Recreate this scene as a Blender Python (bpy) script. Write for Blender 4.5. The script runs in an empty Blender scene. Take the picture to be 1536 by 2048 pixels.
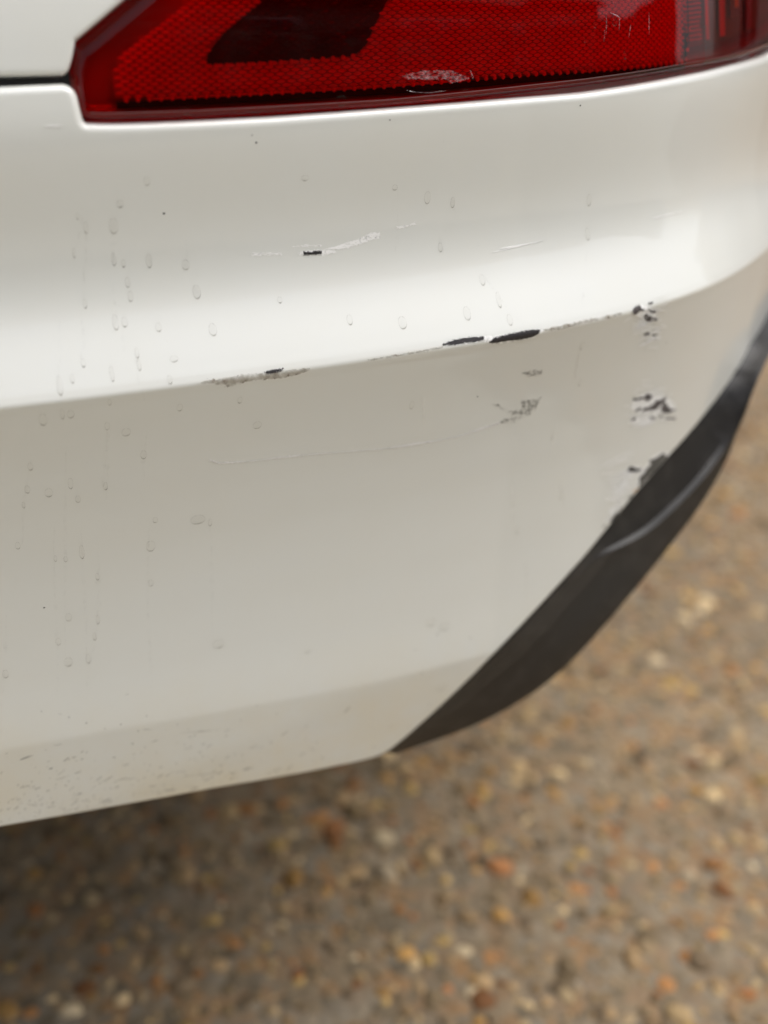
import bpy, bmesh, math, random
import numpy as np
from mathutils import Vector, Matrix

# ============================ camera, sky, sun, exposure ============================
# ---- body surface: plan curve (rear crown + corner) and section profile -------------
CAM_F = 2400.0 / 2048.0            # focal length over picture height
CAM_H = 0.965
CAM_P = math.radians(29.0); CAM_R = math.radians(1.0); CAM_Y = math.radians(12.0)
CAM_POS = np.array([0.0, -0.559, CAM_H])
def cam_axes():
    cy, sy = math.cos(CAM_Y), math.sin(CAM_Y)
    right = np.array([cy, -sy, 0.0]); fl = np.array([sy, cy, 0.0]); up0 = np.array([0, 0, 1.0])
    f = fl * math.cos(CAM_P) - up0 * math.sin(CAM_P)
    u = up0 * math.cos(CAM_P) + fl * math.sin(CAM_P)
    c, s = math.cos(CAM_R), math.sin(CAM_R)
    return right * c + u * s, u * c - right * s, f      # camera x, y, forward

scene = bpy.context.scene
C = bpy.data.collections.new('scene'); scene.collection.children.link(C)
cam = bpy.data.cameras.new('camera'); cam_o = bpy.data.objects.new('camera', cam); C.objects.link(cam_o)
cam.sensor_fit = 'VERTICAL'; cam.sensor_height = 24.0; cam.lens = 24.0 * CAM_F
cam.clip_start = 0.02; cam.clip_end = 500.0
_r, _u, _f = cam_axes()
cam_o.matrix_world = Matrix(((_r[0], _u[0], -_f[0], CAM_POS[0]), (_r[1], _u[1], -_f[1], CAM_POS[1]), (_r[2], _u[2], -_f[2], CAM_POS[2]), (0, 0, 0, 1)))
cam.dof.use_dof = True; cam.dof.focus_distance = 0.645; cam.dof.aperture_fstop = 1.9
scene.camera = cam_o

SUN_EL, SUN_AZ = math.radians(63.0), math.radians(100.0)      # azimuth clockwise from +Y
world = bpy.data.worlds.new('World'); scene.world = world; world.use_nodes = True
wt = world.node_tree; wn = wt.nodes; wn.clear()
sky = wn.new('ShaderNodeTexSky'); sky.sky_type = 'NISHITA'; sky.sun_disc = False
sky.sun_elevation = SUN_EL; sky.sun_rotation = SUN_AZ; sky.air_density = 1.0; sky.dust_density = 3.0; sky.ozone_density = 1.0
hs = wn.new('ShaderNodeHueSaturation'); hs.inputs['Saturation'].default_value = 0.42
bg = wn.new('ShaderNodeBackground'); bg.inputs['Strength'].default_value = 0.12
wo = wn.new('ShaderNodeOutputWorld')
wt.links.new(sky.outputs[0], hs.inputs['Color']); wt.links.new(hs.outputs[0], bg.inputs[0]); wt.links.new(bg.outputs[0], wo.inputs[0])
sun = bpy.data.lights.new('sun', 'SUN'); sun.energy = 1.1; sun.angle = math.radians(50.0); sun.color = (1.0, 0.985, 0.96)
sun_o = bpy.data.objects.new('sun', sun); C.objects.link(sun_o)
_sd = Vector((math.sin(SUN_AZ) * math.cos(SUN_EL), math.cos(SUN_AZ) * math.cos(SUN_EL), math.sin(SUN_EL)))
sun_o.rotation_euler = _sd.to_track_quat('Z', 'Y').to_euler()
vs = scene.view_settings; vs.view_transform = 'Standard'; vs.look = 'None'; vs.exposure = 0.78; vs.gamma = 1.0; vs.use_curve_mapping = False
scene.cycles.transparent_max_bounces = 24; scene.cycles.max_bounces = 10
scene.cycles.use_denoising = True

# ============================ body surface and measured lines ============================
# heading of the bumper edge (degrees) against distance along it; s = 0 lies 0.07 m left of the camera
TH_S = [-0.30, -0.20, -0.05, 0.0, 0.12, 0.27, 0.33, 0.40, 0.46, 0.52, 0.60, 0.68, 0.76, 0.88, 1.30, 4.20, 4.55, 5.00, 6.20]
TH_A = [0.0, 3.0, 6.3, 7.5, 10.3, 14.5, 19.5, 28.0, 38.0, 46.0, 51.0, 56.0, 66.0, 82.0, 88.5, 91.0, 125.0, 172.0, 180.0]
S_C = -0.30                                                       # car centre line
_sg = np.linspace(S_C, 6.2, 13001)
_th = np.interp(_sg, TH_S, TH_A)
_k = np.hanning(161); _k /= _k.sum()
_th = np.radians(np.convolve(np.pad(_th, 80, mode='edge'), _k, 'valid'))
_ds = _sg[1] - _sg[0]
_ex = np.concatenate([[0], np.cumsum(np.cos((_th[1:] + _th[:-1]) / 2) * _ds)])
_ey = np.concatenate([[0], np.cumsum(np.sin((_th[1:] + _th[:-1]) / 2) * _ds)])
_ex += -0.072 - np.interp(0, _sg, _ex); _ey += 0.0 - np.interp(0, _sg, _ey)
def EP(s): return np.stack([np.interp(s, _sg, _ex), np.interp(s, _sg, _ey)], -1)
def NIN(s):
    t = np.interp(s, _sg, _th); return np.stack([-np.sin(t), np.cos(t)], -1)   # horizontal, into the car
# section of the painted skin: inward offset from the edge line against height
PROF = [(1.70, .80), (1.66, .58), (1.60, .47), (1.50, .38), (1.35, .28), (1.20, .185), (1.10, .128), (1.00, .079), (0.95, .0575), (.92, .0462), (.90, .0396), (.89, .0367), (.88, .0341), (.87, .0319), (.860, .0290), (.845, .0261), (.830, .0266), (.815, .0278), (.800, .0290), (.788, .0291), (.779, .0283),
        (.770, .0264), (.762, .0235), (.754, .0192), (.746, .0138), (.736, .0072), (.7295, .0030), (.724, .0000), (.717, .0023), (.700, .0076), (.680, .0130), (.650, .0194), (.620, .0238), (.600, .0257), (.570, .0271), (.540, .0271), (.510, .0258),
        (.500, .0256), (.490, .0267), (.470, .0289), (.440, .0324), (.415, .0353), (.36, .042), (.30, .050)]
_pz = np.array([p[0] for p in PROF])[::-1]; _po = np.array([p[1] for p in PROF])[::-1]
_zz = np.arange(.30, 1.70, .00025); _oo = np.interp(_zz, _pz, _po)
def _sm(a, n):
    k = np.hanning(n + 2); k /= k.sum(); h = len(k) // 2
    return np.convolve(np.pad(a, h, mode='reflect', reflect_type='odd'), k, 'valid')[:len(a)]
_wide, _mid, _thin = _sm(_oo, 121), _sm(_oo, 29), _sm(_oo, 17)
_w1 = np.clip((np.abs(_zz - .724) - .004) / .014, 0, 1); _w2 = np.clip((np.abs(_zz - .499) - .006) / .014, 0, 1)
_oo = _thin * (1 - _w1) + _w1 * (_mid * (1 - _w2) + _wide * _w2)
def OFF(z, s=0.0):
    z = np.asarray(z, float)
    z = z + np.interp(s, [-.03, .03, .22, .30], [.002, .003, .014, .016]) * np.clip((.62 - z) / .1, 0, 1)   # lower crease dips towards the corner
    g = np.interp(s, [0.30, 0.40, 0.55], [1.0, 0.72, 0.15])        # the step fades out round the corner
    u = np.interp(s, [0.30, 0.55], [1.0, 0.65])
    return np.interp(z, _zz, _oo) * np.where(np.asarray(z) < .724, g, np.where(np.asarray(z) < .95, u, 1.0 + (u - 1.0) * np.clip((1.15 - np.asarray(z)) / .2, 0, 1)))
def SP(s, z, extra=0.0):
    """point on the skin, `extra` metres further into the car"""
    s = np.asarray(s, float); z = np.asarray(z, float)
    p = EP(s) + NIN(s) * (OFF(z, s) + extra)[..., None]
    return np.concatenate([p, np.broadcast_to(z, p.shape[:-1])[..., None]], -1)

LIP = [(-0.3,0.8655),(0.0205,0.8633),(0.034,0.8634),(0.043,0.8634),(0.049,0.8634),(0.0505,0.8627),(0.0515,0.8609),(0.0515,0.8586),(0.052,0.8547),(0.0525,0.8507),(0.0535,0.8483),(0.055,0.8466),(0.0575,0.8456),(0.0705,0.8447),(0.087,0.8442),(0.117,0.8438),(0.15,0.8435),(0.2095,0.8439),(0.2795,0.8441),(0.3365,0.8439),(0.4205,0.8464),(0.48,0.8471),(0.539,0.8466),(0.6,0.85),(0.75,0.852),(0.92,0.855)]
LOW = [(-0.3,0.424),(-0.038,0.4345),(0.039,0.4304),(0.0965,0.4266),(0.1575,0.4202),(0.1945,0.4168),(0.21,0.416),(0.2165,0.4162),(0.22,0.4173),(0.224,0.4189),(0.232,0.4242),(0.2525,0.4404),(0.2695,0.4547),(0.287,0.47),(0.3055,0.4872),(0.326,0.5038),(0.349,0.5219),(0.3725,0.5401),(0.3925,0.5573),(0.4125,0.5742),(0.422,0.5813),(0.449,0.5974),(0.492,0.6173),(0.536,0.6365),(0.594,0.6524),(0.68,0.668),(0.8,0.684),(0.92,0.695)]
CLAD = [(0.2165,0.4162,0.2375,0.3965,0.015,0.0),(0.225,0.4195,0.2495,0.3979,0.015,0.0),(0.2325,0.4246,0.2615,0.3997,0.0137,0.0),(0.2395,0.4303,0.274,0.4003,0.0122,0.0),(0.247,0.4361,0.286,0.4031,0.0108,0.0),(0.254,0.4418,0.298,0.4058,0.0094,0.0),(0.261,0.4477,0.3095,0.4092,0.0081,0.0),(0.2685,0.4536,0.3185,0.4135,0.0071,0.0),(0.2755,0.4597,0.328,0.418,0.006,0.0),(0.2825,0.4658,0.3375,0.4222,0.0048,0.0),(0.289,0.4719,0.346,0.4273,0.0039,0.0),(0.296,0.4782,0.3545,0.4329,0.0029,0.0),(0.3025,0.4845,0.3635,0.4383,0.0018,0.0),(0.3095,0.4905,0.371,0.4454,0.001,0.0),(0.3165,0.4964,0.378,0.4522,0.0002,0.0),(0.324,0.5022,0.385,0.4587,-0.0007,0.0),(0.331,0.5079,0.3915,0.466,-0.0014,0.0),(0.3385,0.5137,0.398,0.4732,-0.0022,0.0),(0.3455,0.5193,0.4045,0.4804,-0.0029,0.0),(0.353,0.525,0.4115,0.4874,-0.0037,0.0),(0.3605,0.5307,0.4185,0.4939,-0.0045,0.0),(0.368,0.5364,0.426,0.5003,-0.0054,0.0),(0.375,0.5421,0.4335,0.5065,-0.0063,0.033),(0.382,0.5482,0.44,0.5119,-0.007,0.264),(0.389,0.5543,0.446,0.5172,-0.0077,0.417),(0.396,0.5603,0.4525,0.5227,-0.0085,0.502),(0.4035,0.5664,0.459,0.528,-0.0092,0.557),(0.4105,0.5724,0.4655,0.5334,-0.01,0.588),(0.418,0.5782,0.472,0.5387,-0.0108,0.618),(0.4255,0.5837,0.4785,0.5438,-0.0115,0.642),(0.434,0.5889,0.4855,0.549,-0.0123,0.662),(0.4425,0.594,0.491,0.5552,-0.013,0.698),(0.4515,0.5989,0.497,0.5619,-0.0137,0.728),(0.4605,0.6038,0.503,0.5682,-0.014,0.744),(0.4705,0.6085,0.5105,0.5739,-0.014,0.761),(0.4805,0.6129,0.518,0.58,-0.014,0.771),(0.4915,0.6171,0.52,0.5888,-0.014,0.831),(0.501,0.6222,0.522,0.5976,-0.014,0.874),(0.5115,0.6271,0.5235,0.6064,-0.014,0.908),(0.523,0.6317,0.526,0.6149,-0.014,0.93),(0.535,0.6361,0.5285,0.6233,-0.014,0.93),(0.5455,0.6415,0.5315,0.6311,-0.014,0.909),(0.5585,0.6461,0.5395,0.637,-0.014,0.9),(0.575,0.6495,0.5475,0.6429,-0.014,0.9),(0.594,0.6524,0.558,0.6477,-0.014,0.9),(0.65,0.663,0.63,0.655,-0.014,0.9),(0.75,0.678,0.74,0.668,-0.014,0.9),(0.92,0.695,0.92,0.682,-0.014,0.9)]
LAMP_LO = [(0.0545,0.8592),(0.0545,0.8559),(0.055,0.8526),(0.057,0.8503),(0.0595,0.8488),(0.065,0.8481),(0.1095,0.8471),(0.155,0.8469),(0.2125,0.8466),(0.27,0.848),(0.3415,0.8497),(0.429,0.852),(0.4935,0.8518),(0.559,0.8531),(0.65,0.857),(0.8,0.86)]
LAMP_HI = [(0.0545,0.872),(0.0575,0.8814),(0.0655,0.8867),(0.0755,0.8935),(0.0865,0.9006),(0.165,0.955),(0.2,0.972),(0.24,0.982),(0.35,0.99),(0.8,0.992)]
REFL = [(0.075,0.8559),(0.0755,0.8654),(0.079,0.8753),(0.096,0.8857),(0.1175,0.8989),(0.17,0.945),(0.22,0.964),(0.43,0.972),(0.4505,0.8882),(0.448,0.872),(0.4445,0.8541),(0.4175,0.8548),(0.3135,0.8563),(0.2175,0.8553),(0.143,0.8556)]
DARKWIN = [(0.1535,0.8981),(0.142,0.89),(0.1335,0.8843),(0.1265,0.8785),(0.1235,0.875),(0.1225,0.8719),(0.123,0.8703),(0.1265,0.8698),(0.1445,0.8697),(0.1715,0.8702),(0.1995,0.8709),(0.206,0.8729),(0.2105,0.8772),(0.2155,0.885),(0.224,0.8963),(0.26,0.935),(0.15,0.935)]
SIDE_S = 0.4455
SEAM = [(0.451,0.8895),(0.4455,0.8737),(0.44,0.854)]
AMBER = [(0.5125,0.8813),(0.5195,0.8808),(0.516,0.8659),(0.51,0.8665)]
PATCH = {'paint_chip': [[(0.1645,0.7783),(0.1695,0.7773),(0.17,0.7779),(0.1745,0.7775),(0.1745,0.7763),(0.1695,0.7765),(0.169,0.7764),(0.1645,0.7768)],[(0.1325,0.7253),(0.136,0.7257),(0.141,0.7256),(0.1425,0.7256),(0.1405,0.7249),(0.1365,0.7244),(0.134,0.7246)],[(0.2355,0.7258),(0.2425,0.7271),(0.2525,0.7272),(0.2615,0.7265),(0.2615,0.7251),(0.252,0.7252),(0.2435,0.725)],[(0.265,0.723),(0.267,0.7247),(0.2775,0.7256),(0.2925,0.7258),(0.2985,0.725),(0.2975,0.7232),(0.295,0.722),(0.2865,0.7214),(0.2775,0.7223),(0.269,0.7222)],[(0.4055,0.5988),(0.4075,0.602),(0.411,0.6002),(0.415,0.5977),(0.421,0.5966),(0.419,0.5949),(0.4135,0.5961)],[(0.411,0.5761),(0.415,0.5776),(0.4155,0.5767),(0.413,0.5757)],[(0.4035,0.5685),(0.4045,0.5703),(0.4055,0.5695)],[(0.3955,0.5622),(0.4005,0.5672),(0.403,0.5675),(0.4025,0.5653),(0.398,0.5622)],[(0.389,0.5599),(0.3915,0.5605),(0.391,0.5593)]],'chip_grey': [[(0.3685,0.7251),(0.372,0.726),(0.376,0.726),(0.3765,0.7248),(0.3765,0.7231),(0.374,0.7225),(0.373,0.7215),(0.3705,0.722)],[(0.383,0.7227),(0.3865,0.7208),(0.3915,0.7194),(0.3915,0.7183),(0.389,0.7189),(0.386,0.7201)],[(0.381,0.719),(0.384,0.7191),(0.385,0.7171),(0.382,0.718)],[(0.3865,0.7173),(0.3895,0.7157),(0.3935,0.7149),(0.3935,0.714),(0.39,0.7149),(0.3885,0.7144),(0.3955,0.7129),(0.3955,0.7123),(0.3905,0.713),(0.388,0.7131),(0.3835,0.7158),(0.381,0.7181),(0.385,0.7161)],[(0.3875,0.7047),(0.391,0.7051),(0.393,0.7033),(0.389,0.7027)],[(0.3965,0.7019),(0.401,0.701),(0.4015,0.7001),(0.397,0.7012)],[(0.383,0.7261),(0.387,0.7259),(0.3865,0.7253)],[(0.3765,0.7234),(0.3785,0.7239),(0.379,0.723),(0.3775,0.7225)],[(0.395,0.6562),(0.4005,0.6549),(0.403,0.6556),(0.4075,0.654),(0.408,0.6565),(0.4135,0.6548),(0.416,0.6514),(0.412,0.6504),(0.406,0.6534),(0.401,0.6537),(0.397,0.6544)],[(0.4075,0.6435),(0.41,0.6457),(0.417,0.6449),(0.4185,0.6461),(0.422,0.6482),(0.425,0.6468),(0.431,0.648),(0.433,0.6468),(0.429,0.6443),(0.432,0.6443),(0.4335,0.6427),(0.4265,0.6434),(0.4245,0.6406),(0.418,0.6421),(0.411,0.6433)],[(0.428,0.6412),(0.433,0.6429),(0.437,0.6394),(0.4405,0.6365),(0.448,0.6344),(0.4435,0.6339),(0.4385,0.634),(0.4315,0.6364),(0.4295,0.639)],[(0.4005,0.6461),(0.4055,0.6471),(0.407,0.6461),(0.4015,0.645)],[(0.3985,0.6398),(0.402,0.6404),(0.4035,0.6393),(0.4,0.6384)],[(0.418,0.6366),(0.424,0.6347),(0.4245,0.6336),(0.4205,0.6342)],[(0.428,0.6347),(0.432,0.634),(0.432,0.6321)],[(0.4365,0.6309),(0.449,0.6275),(0.4495,0.6263),(0.438,0.6295)]],'pale': [[(0.176,0.7784),(0.1825,0.7793),(0.1905,0.7809),(0.197,0.7819),(0.204,0.7843),(0.209,0.784),(0.209,0.7811),(0.2,0.7796),(0.1955,0.7787),(0.19,0.7775),(0.1835,0.7775)],[(0.157,0.7816),(0.1655,0.7818),(0.175,0.7808),(0.175,0.7801),(0.1655,0.7806)],[(0.136,0.7805),(0.1525,0.779),(0.1525,0.7779),(0.136,0.779)],[(0.219,0.786),(0.227,0.7866),(0.231,0.7876),(0.231,0.7858),(0.22,0.7848)],[(0.161,0.7781),(0.165,0.779),(0.1745,0.7784),(0.183,0.777),(0.183,0.7761),(0.175,0.7754),(0.1625,0.7767)],[(0.1315,0.7252),(0.141,0.7259),(0.143,0.7257),(0.141,0.7244),(0.1365,0.7239),(0.1315,0.7246)],[(0.235,0.7254),(0.2425,0.7266),(0.2615,0.7267),(0.269,0.726),(0.2915,0.7254),(0.2985,0.7256),(0.3015,0.7243),(0.2995,0.7228),(0.2955,0.7205),(0.287,0.7205),(0.271,0.7211),(0.2655,0.7218),(0.261,0.7242),(0.2435,0.7245)],[(0.368,0.725),(0.372,0.7262),(0.3775,0.7263),(0.381,0.7247),(0.3855,0.7224),(0.3925,0.7197),(0.3925,0.7178),(0.395,0.7153),(0.3965,0.7124),(0.3895,0.7125),(0.3825,0.7149),(0.375,0.7194),(0.37,0.7218)],[(0.3945,0.6548),(0.406,0.6577),(0.4195,0.6523),(0.433,0.6478),(0.4425,0.6408),(0.4495,0.6333),(0.439,0.6328),(0.4285,0.636),(0.41,0.6413),(0.399,0.6446)],[(0.3975,0.6374),(0.3985,0.6414),(0.4235,0.6359),(0.4265,0.6309),(0.4125,0.6335),(0.3985,0.6365)],[(0.429,0.6321),(0.449,0.6279),(0.452,0.625),(0.4385,0.628)],[(0.405,0.5974),(0.406,0.6029),(0.4215,0.5979),(0.4235,0.5942),(0.418,0.5926)],[(0.4185,0.5814),(0.418,0.5905),(0.4225,0.5952),(0.4275,0.5987),(0.4285,0.6024),(0.441,0.6034),(0.452,0.5991),(0.448,0.5966),(0.422,0.5806)]],'brown': [[(0.097,0.7241),(0.1025,0.7253),(0.111,0.725),(0.122,0.7254),(0.13,0.725),(0.1345,0.7245),(0.143,0.7245),(0.157,0.7245),(0.157,0.723),(0.1515,0.7214),(0.143,0.7205),(0.1345,0.7212),(0.1265,0.7219),(0.119,0.7206),(0.1125,0.7195),(0.111,0.72),(0.1125,0.7217),(0.1065,0.7218),(0.106,0.7233)],[(0.301,0.725),(0.313,0.7253),(0.3405,0.7257),(0.341,0.7238),(0.3275,0.7239),(0.318,0.7231),(0.304,0.7235)],[(0.3435,0.7253),(0.3525,0.7252),(0.36,0.7251),(0.36,0.7241),(0.3505,0.7229),(0.344,0.7244)],[(0.19,0.7244),(0.204,0.7244),(0.235,0.725),(0.2345,0.7242),(0.204,0.7235),(0.19,0.7235)]],'smudge': [[(0.278,0.6776),(0.282,0.6769),(0.291,0.6704),(0.3025,0.6693),(0.299,0.6734),(0.299,0.6766),(0.309,0.6746),(0.3135,0.6751),(0.312,0.6679),(0.3075,0.6636),(0.2955,0.6661),(0.287,0.6712)],[(0.286,0.6622),(0.288,0.6653),(0.296,0.6646),(0.3055,0.6634),(0.298,0.6609)],[(0.2935,0.6967),(0.3015,0.6978),(0.309,0.6955),(0.31,0.6921),(0.3005,0.6926)]],'scrape': [[(0.4205,0.5824),(0.421,0.5851),(0.4195,0.5901),(0.424,0.5921),(0.426,0.5951),(0.43,0.5968),(0.428,0.6006),(0.437,0.6011),(0.4415,0.6024),(0.448,0.599),(0.4475,0.5972),(0.441,0.5928),(0.433,0.5881),(0.4265,0.5849),(0.422,0.5817)]],'primer': [[(0.4145,0.5799),(0.4195,0.5814),(0.4205,0.5801),(0.4155,0.5791)]]}
LINES = [([(0.1035,0.6728),(0.1095,0.6696),(0.121,0.6682),(0.1325,0.6673),(0.144,0.6668),(0.156,0.6658)],0.55),([(0.156,0.6658),(0.168,0.6649),(0.206,0.6604),(0.2155,0.6599)],0.22),([(0.2125,0.6598),(0.2285,0.6593),(0.2455,0.6587),(0.259,0.6588),(0.2725,0.661),(0.2865,0.6627)],0.7),([(0.3985,0.6684),(0.409,0.6662)],0.14),([(0.3995,0.6651),(0.411,0.6626)],0.14),([(0.402,0.6623),(0.417,0.6593)],0.14),([(0.393,0.6609),(0.401,0.6583)],0.14),([(0.395,0.6626),(0.4035,0.6611)],0.14),([(0.391,0.6448),(0.4195,0.6369)],0.14),([(0.3985,0.6361),(0.426,0.6308)],0.14),([(0.4015,0.6336),(0.413,0.6314)],0.14),([(0.389,0.6521),(0.3965,0.6505)],0.14),([(0.393,0.6489),(0.4015,0.6478)],0.14),([(0.433,0.6497),(0.4395,0.6474)],0.14),([(0.445,0.6321),(0.4525,0.6273)],0.14),([(0.377,0.6093),(0.392,0.6123),(0.4075,0.6144)],0.15),([(0.384,0.6068),(0.3965,0.6096),(0.41,0.6119)],0.15),([(0.3885,0.5874),(0.396,0.5888),(0.405,0.5894)],0.15),([(0.379,0.6038),(0.399,0.5987)],0.15),([(0.3855,0.5982),(0.41,0.5942)],0.15),([(0.3885,0.5949),(0.412,0.5923)],0.15),([(0.393,0.5892),(0.4175,0.5855)],0.15),([(0.387,0.5824),(0.4085,0.5802)],0.15),([(0.3865,0.5819),(0.4075,0.5758)],0.15),([(0.39,0.5913),(0.4185,0.5899)],0.15),([(0.395,0.5874),(0.42,0.5822)],0.15),([(0.3895,0.5856),(0.415,0.5803)],0.15),([(0.3975,0.5937),(0.418,0.5923)],0.15),([(0.393,0.6087),(0.407,0.6072)],0.15),([(0.3945,0.5772),(0.408,0.5739)],0.15),([(0.3985,0.572),(0.4045,0.571)],0.15),([(0.394,0.5708),(0.401,0.5688)],0.15),([(0.3735,0.7116),(0.384,0.7082)],0.13),([(0.372,0.715),(0.3805,0.7133)],0.13),([(0.3745,0.7169),(0.383,0.7139)],0.13),([(0.364,0.7179),(0.3695,0.7202)],0.13),([(0.391,0.7209),(0.4,0.7177)],0.13),([(0.401,0.7079),(0.4085,0.7049)],0.13),([(0.3935,0.698),(0.405,0.6965)],0.13),([(0.3965,0.6926),(0.408,0.69)],0.13),([(0.3845,0.703),(0.392,0.7013)],0.13),([(0.3895,0.7063),(0.3935,0.7067)],0.13),([(0.3965,0.7115),(0.401,0.7114)],0.13),([(0.373,0.713),(0.381,0.7112)],0.13),([(0.381,0.7121),(0.3915,0.7091)],0.13),([(0.394,0.7072),(0.41,0.7038)],0.13),([(0.394,0.7037),(0.4055,0.7017)],0.13),([(0.279,0.766),(0.298,0.7673),(0.3145,0.7683)],0.16),([(0.284,0.7673),(0.3055,0.7679)],0.16),([(0.4045,0.7697),(0.4225,0.7698),(0.438,0.7686)],0.16),([(0.038,0.8497),(0.047,0.8493)],0.16)]
FANS = [(0.3835,0.715,11,9,34),(0.395,0.7003,9,5,14),(0.415,0.6483,14,10,46),(0.4195,0.634,14,5,18),(0.4045,0.5824,13,17,52),(0.401,0.5655,8,8,14)]
DOTS = [(0.007,0.5905,0.42),(0.012,0.5121,0.28),(0.0215,0.5054,0.31),(0.0075,0.5153,0.21),(-0.003,0.5196,0.21),(0.0195,0.4825,0.31),(0.266,0.6855,0.33),(0.2805,0.501,0.35),(0.238,0.5036,0.28),(0.14,0.8362,0.42),(0.138,0.8399,0.28),(0.0915,0.8045,0.49),(0.394,0.6917,0.21),(0.414,0.6926,0.28),(0.244,0.4828,0.35),(0.0615,0.4697,0.21),(-0.0045,0.477,0.21),(0.0585,0.4514,0.28),(0.099,0.4542,0.21),(0.0065,0.5156,0.17),(0.334,0.8417,0.42),(0.213,0.8425,0.28),(0.14,0.4801,0.28)]
DASH = [[(-0.02,0.487),(-0.0115,0.4889)],[(-0.0165,0.4614),(-0.013,0.4634)],[(-0.014,0.445),(-0.0195,0.4485)],[(0.0235,0.4358),(0.0305,0.4383)],[(0.036,0.453),(0.0425,0.4533)],[(0.077,0.4437),(0.105,0.4379)],[(-0.004,0.4747),(-0.0015,0.4753)],[(0.077,0.4821),(0.1025,0.4775)],[(0.054,0.4922),(0.06,0.49)],[(0.117,0.4363),(0.1215,0.4372)],[(0.1065,0.4359),(0.1145,0.4357)],[(0.046,0.5198),(0.0485,0.5203)],[(0.065,0.4337),(0.0725,0.4332)],[(-0.0295,0.455),(-0.024,0.456)],[(-0.0015,0.4644),(0.0065,0.4656)],[(0.009,0.4478),(0.014,0.4481)]]
DROPS = [(0.084,0.8211,1.46,2.19),(0.07,0.811,1.7,1.95),(0.066,0.8003,2.21,3.92),(0.049,0.8065,0.72,1.69),(0.0525,0.8007,0.97,3.16),(0.0455,0.7886,0.73,2.45),(0.0645,0.7837,1.24,3.23),(0.069,0.7813,1.0,1.99),(0.082,0.7814,1.51,3.51),(0.1005,0.7777,2.03,2.54),(0.07,0.772,1.25,2.51),(0.0705,0.7653,1.26,2.51),(0.1045,0.7642,2.05,3.33),(0.061,0.7545,1.5,3.51),(0.0655,0.7541,1.51,2.26),(0.082,0.7503,1.52,2.03),(0.0475,0.764,0.99,2.24),(0.029,0.7305,1.48,4.18),(0.055,0.733,1.0,3.49),(0.069,0.7404,1.01,2.26),(0.069,0.7352,1.0,2.51),(0.019,0.714,1.98,3.72),(0.0325,0.7153,1.74,2.49),(0.0285,0.716,0.99,3.23),(0.05,0.7048,1.27,2.55),(0.0595,0.6993,2.32,2.58),(0.0875,0.7105,1.55,2.32),(0.052,0.7198,1.0,2.0),(0.0355,0.7328,0.99,1.98),(0.042,0.7389,0.99,1.98),(0.087,0.7361,2.03,1.52),(0.0175,0.6668,2.09,2.88),(0.029,0.6708,1.31,3.67),(0.032,0.6598,1.33,2.39),(0.047,0.6658,1.06,2.66),(0.068,0.6829,1.58,2.9),(0.007,0.6708,1.3,2.59),(0.01,0.6853,1.28,2.55),(0.004,0.661,0.78,2.09),(0.0965,0.6332,4.21,3.09),(0.069,0.6203,2.52,3.64),(0.031,0.6239,1.37,4.67),(0.038,0.6055,1.12,2.52),(0.0675,0.5948,1.43,2.29),(0.0195,0.5812,1.7,2.83),(0.012,0.5657,1.43,2.57),(0.016,0.5505,2.31,3.18),(0.0275,0.5503,1.45,3.48),(-0.0195,0.5499,1.71,2.85),(0.105,0.5426,3.62,3.02),(0.0325,0.5647,1.15,2.59),(0.0355,0.5761,1.14,3.14),(0.1035,0.6297,1.13,2.54),(0.0165,0.6223,0.82,2.18),(0.022,0.6208,1.1,1.92),(-0.002,0.6348,1.34,2.41),(0.166,0.8165,2.04,1.53),(0.2375,0.7999,1.89,3.5),(0.2535,0.7957,1.37,3.0),(0.3495,0.7873,1.74,3.49),(0.348,0.7683,1.76,3.52),(0.2455,0.7722,1.38,2.48),(0.1095,0.7466,2.06,2.83),(0.13,0.6915,2.42,2.42),(0.2145,0.7387,2.45,2.99),(0.2545,0.7386,2.23,3.34),(0.269,0.7532,1.68,2.81),(0.2765,0.7426,1.41,3.94),(0.3345,0.7075,1.78,2.67),(0.346,0.5959,1.64,3.27),(0.2225,0.688,1.42,2.84),(0.26,0.5158,3.96,3.3),(0.2495,0.5217,3.92,2.62),(0.26,0.4645,4.77,2.38),(0.162,0.5228,2.51,1.25),(0.2175,0.8072,1.59,1.59),(0.342,0.6801,1.22,2.45),(0.33,0.6445,1.25,3.13),(0.2805,0.7324,1.69,2.82),(0.0725,0.6377,1.38,1.93),(0.083,0.7274,1.27,2.02),(0.1195,0.7099,1.31,2.1),(0.313,0.5768,1.3,2.93),(0.1845,0.7433,1.6,2.41),(0.148,0.7562,1.31,1.57)]
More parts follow.
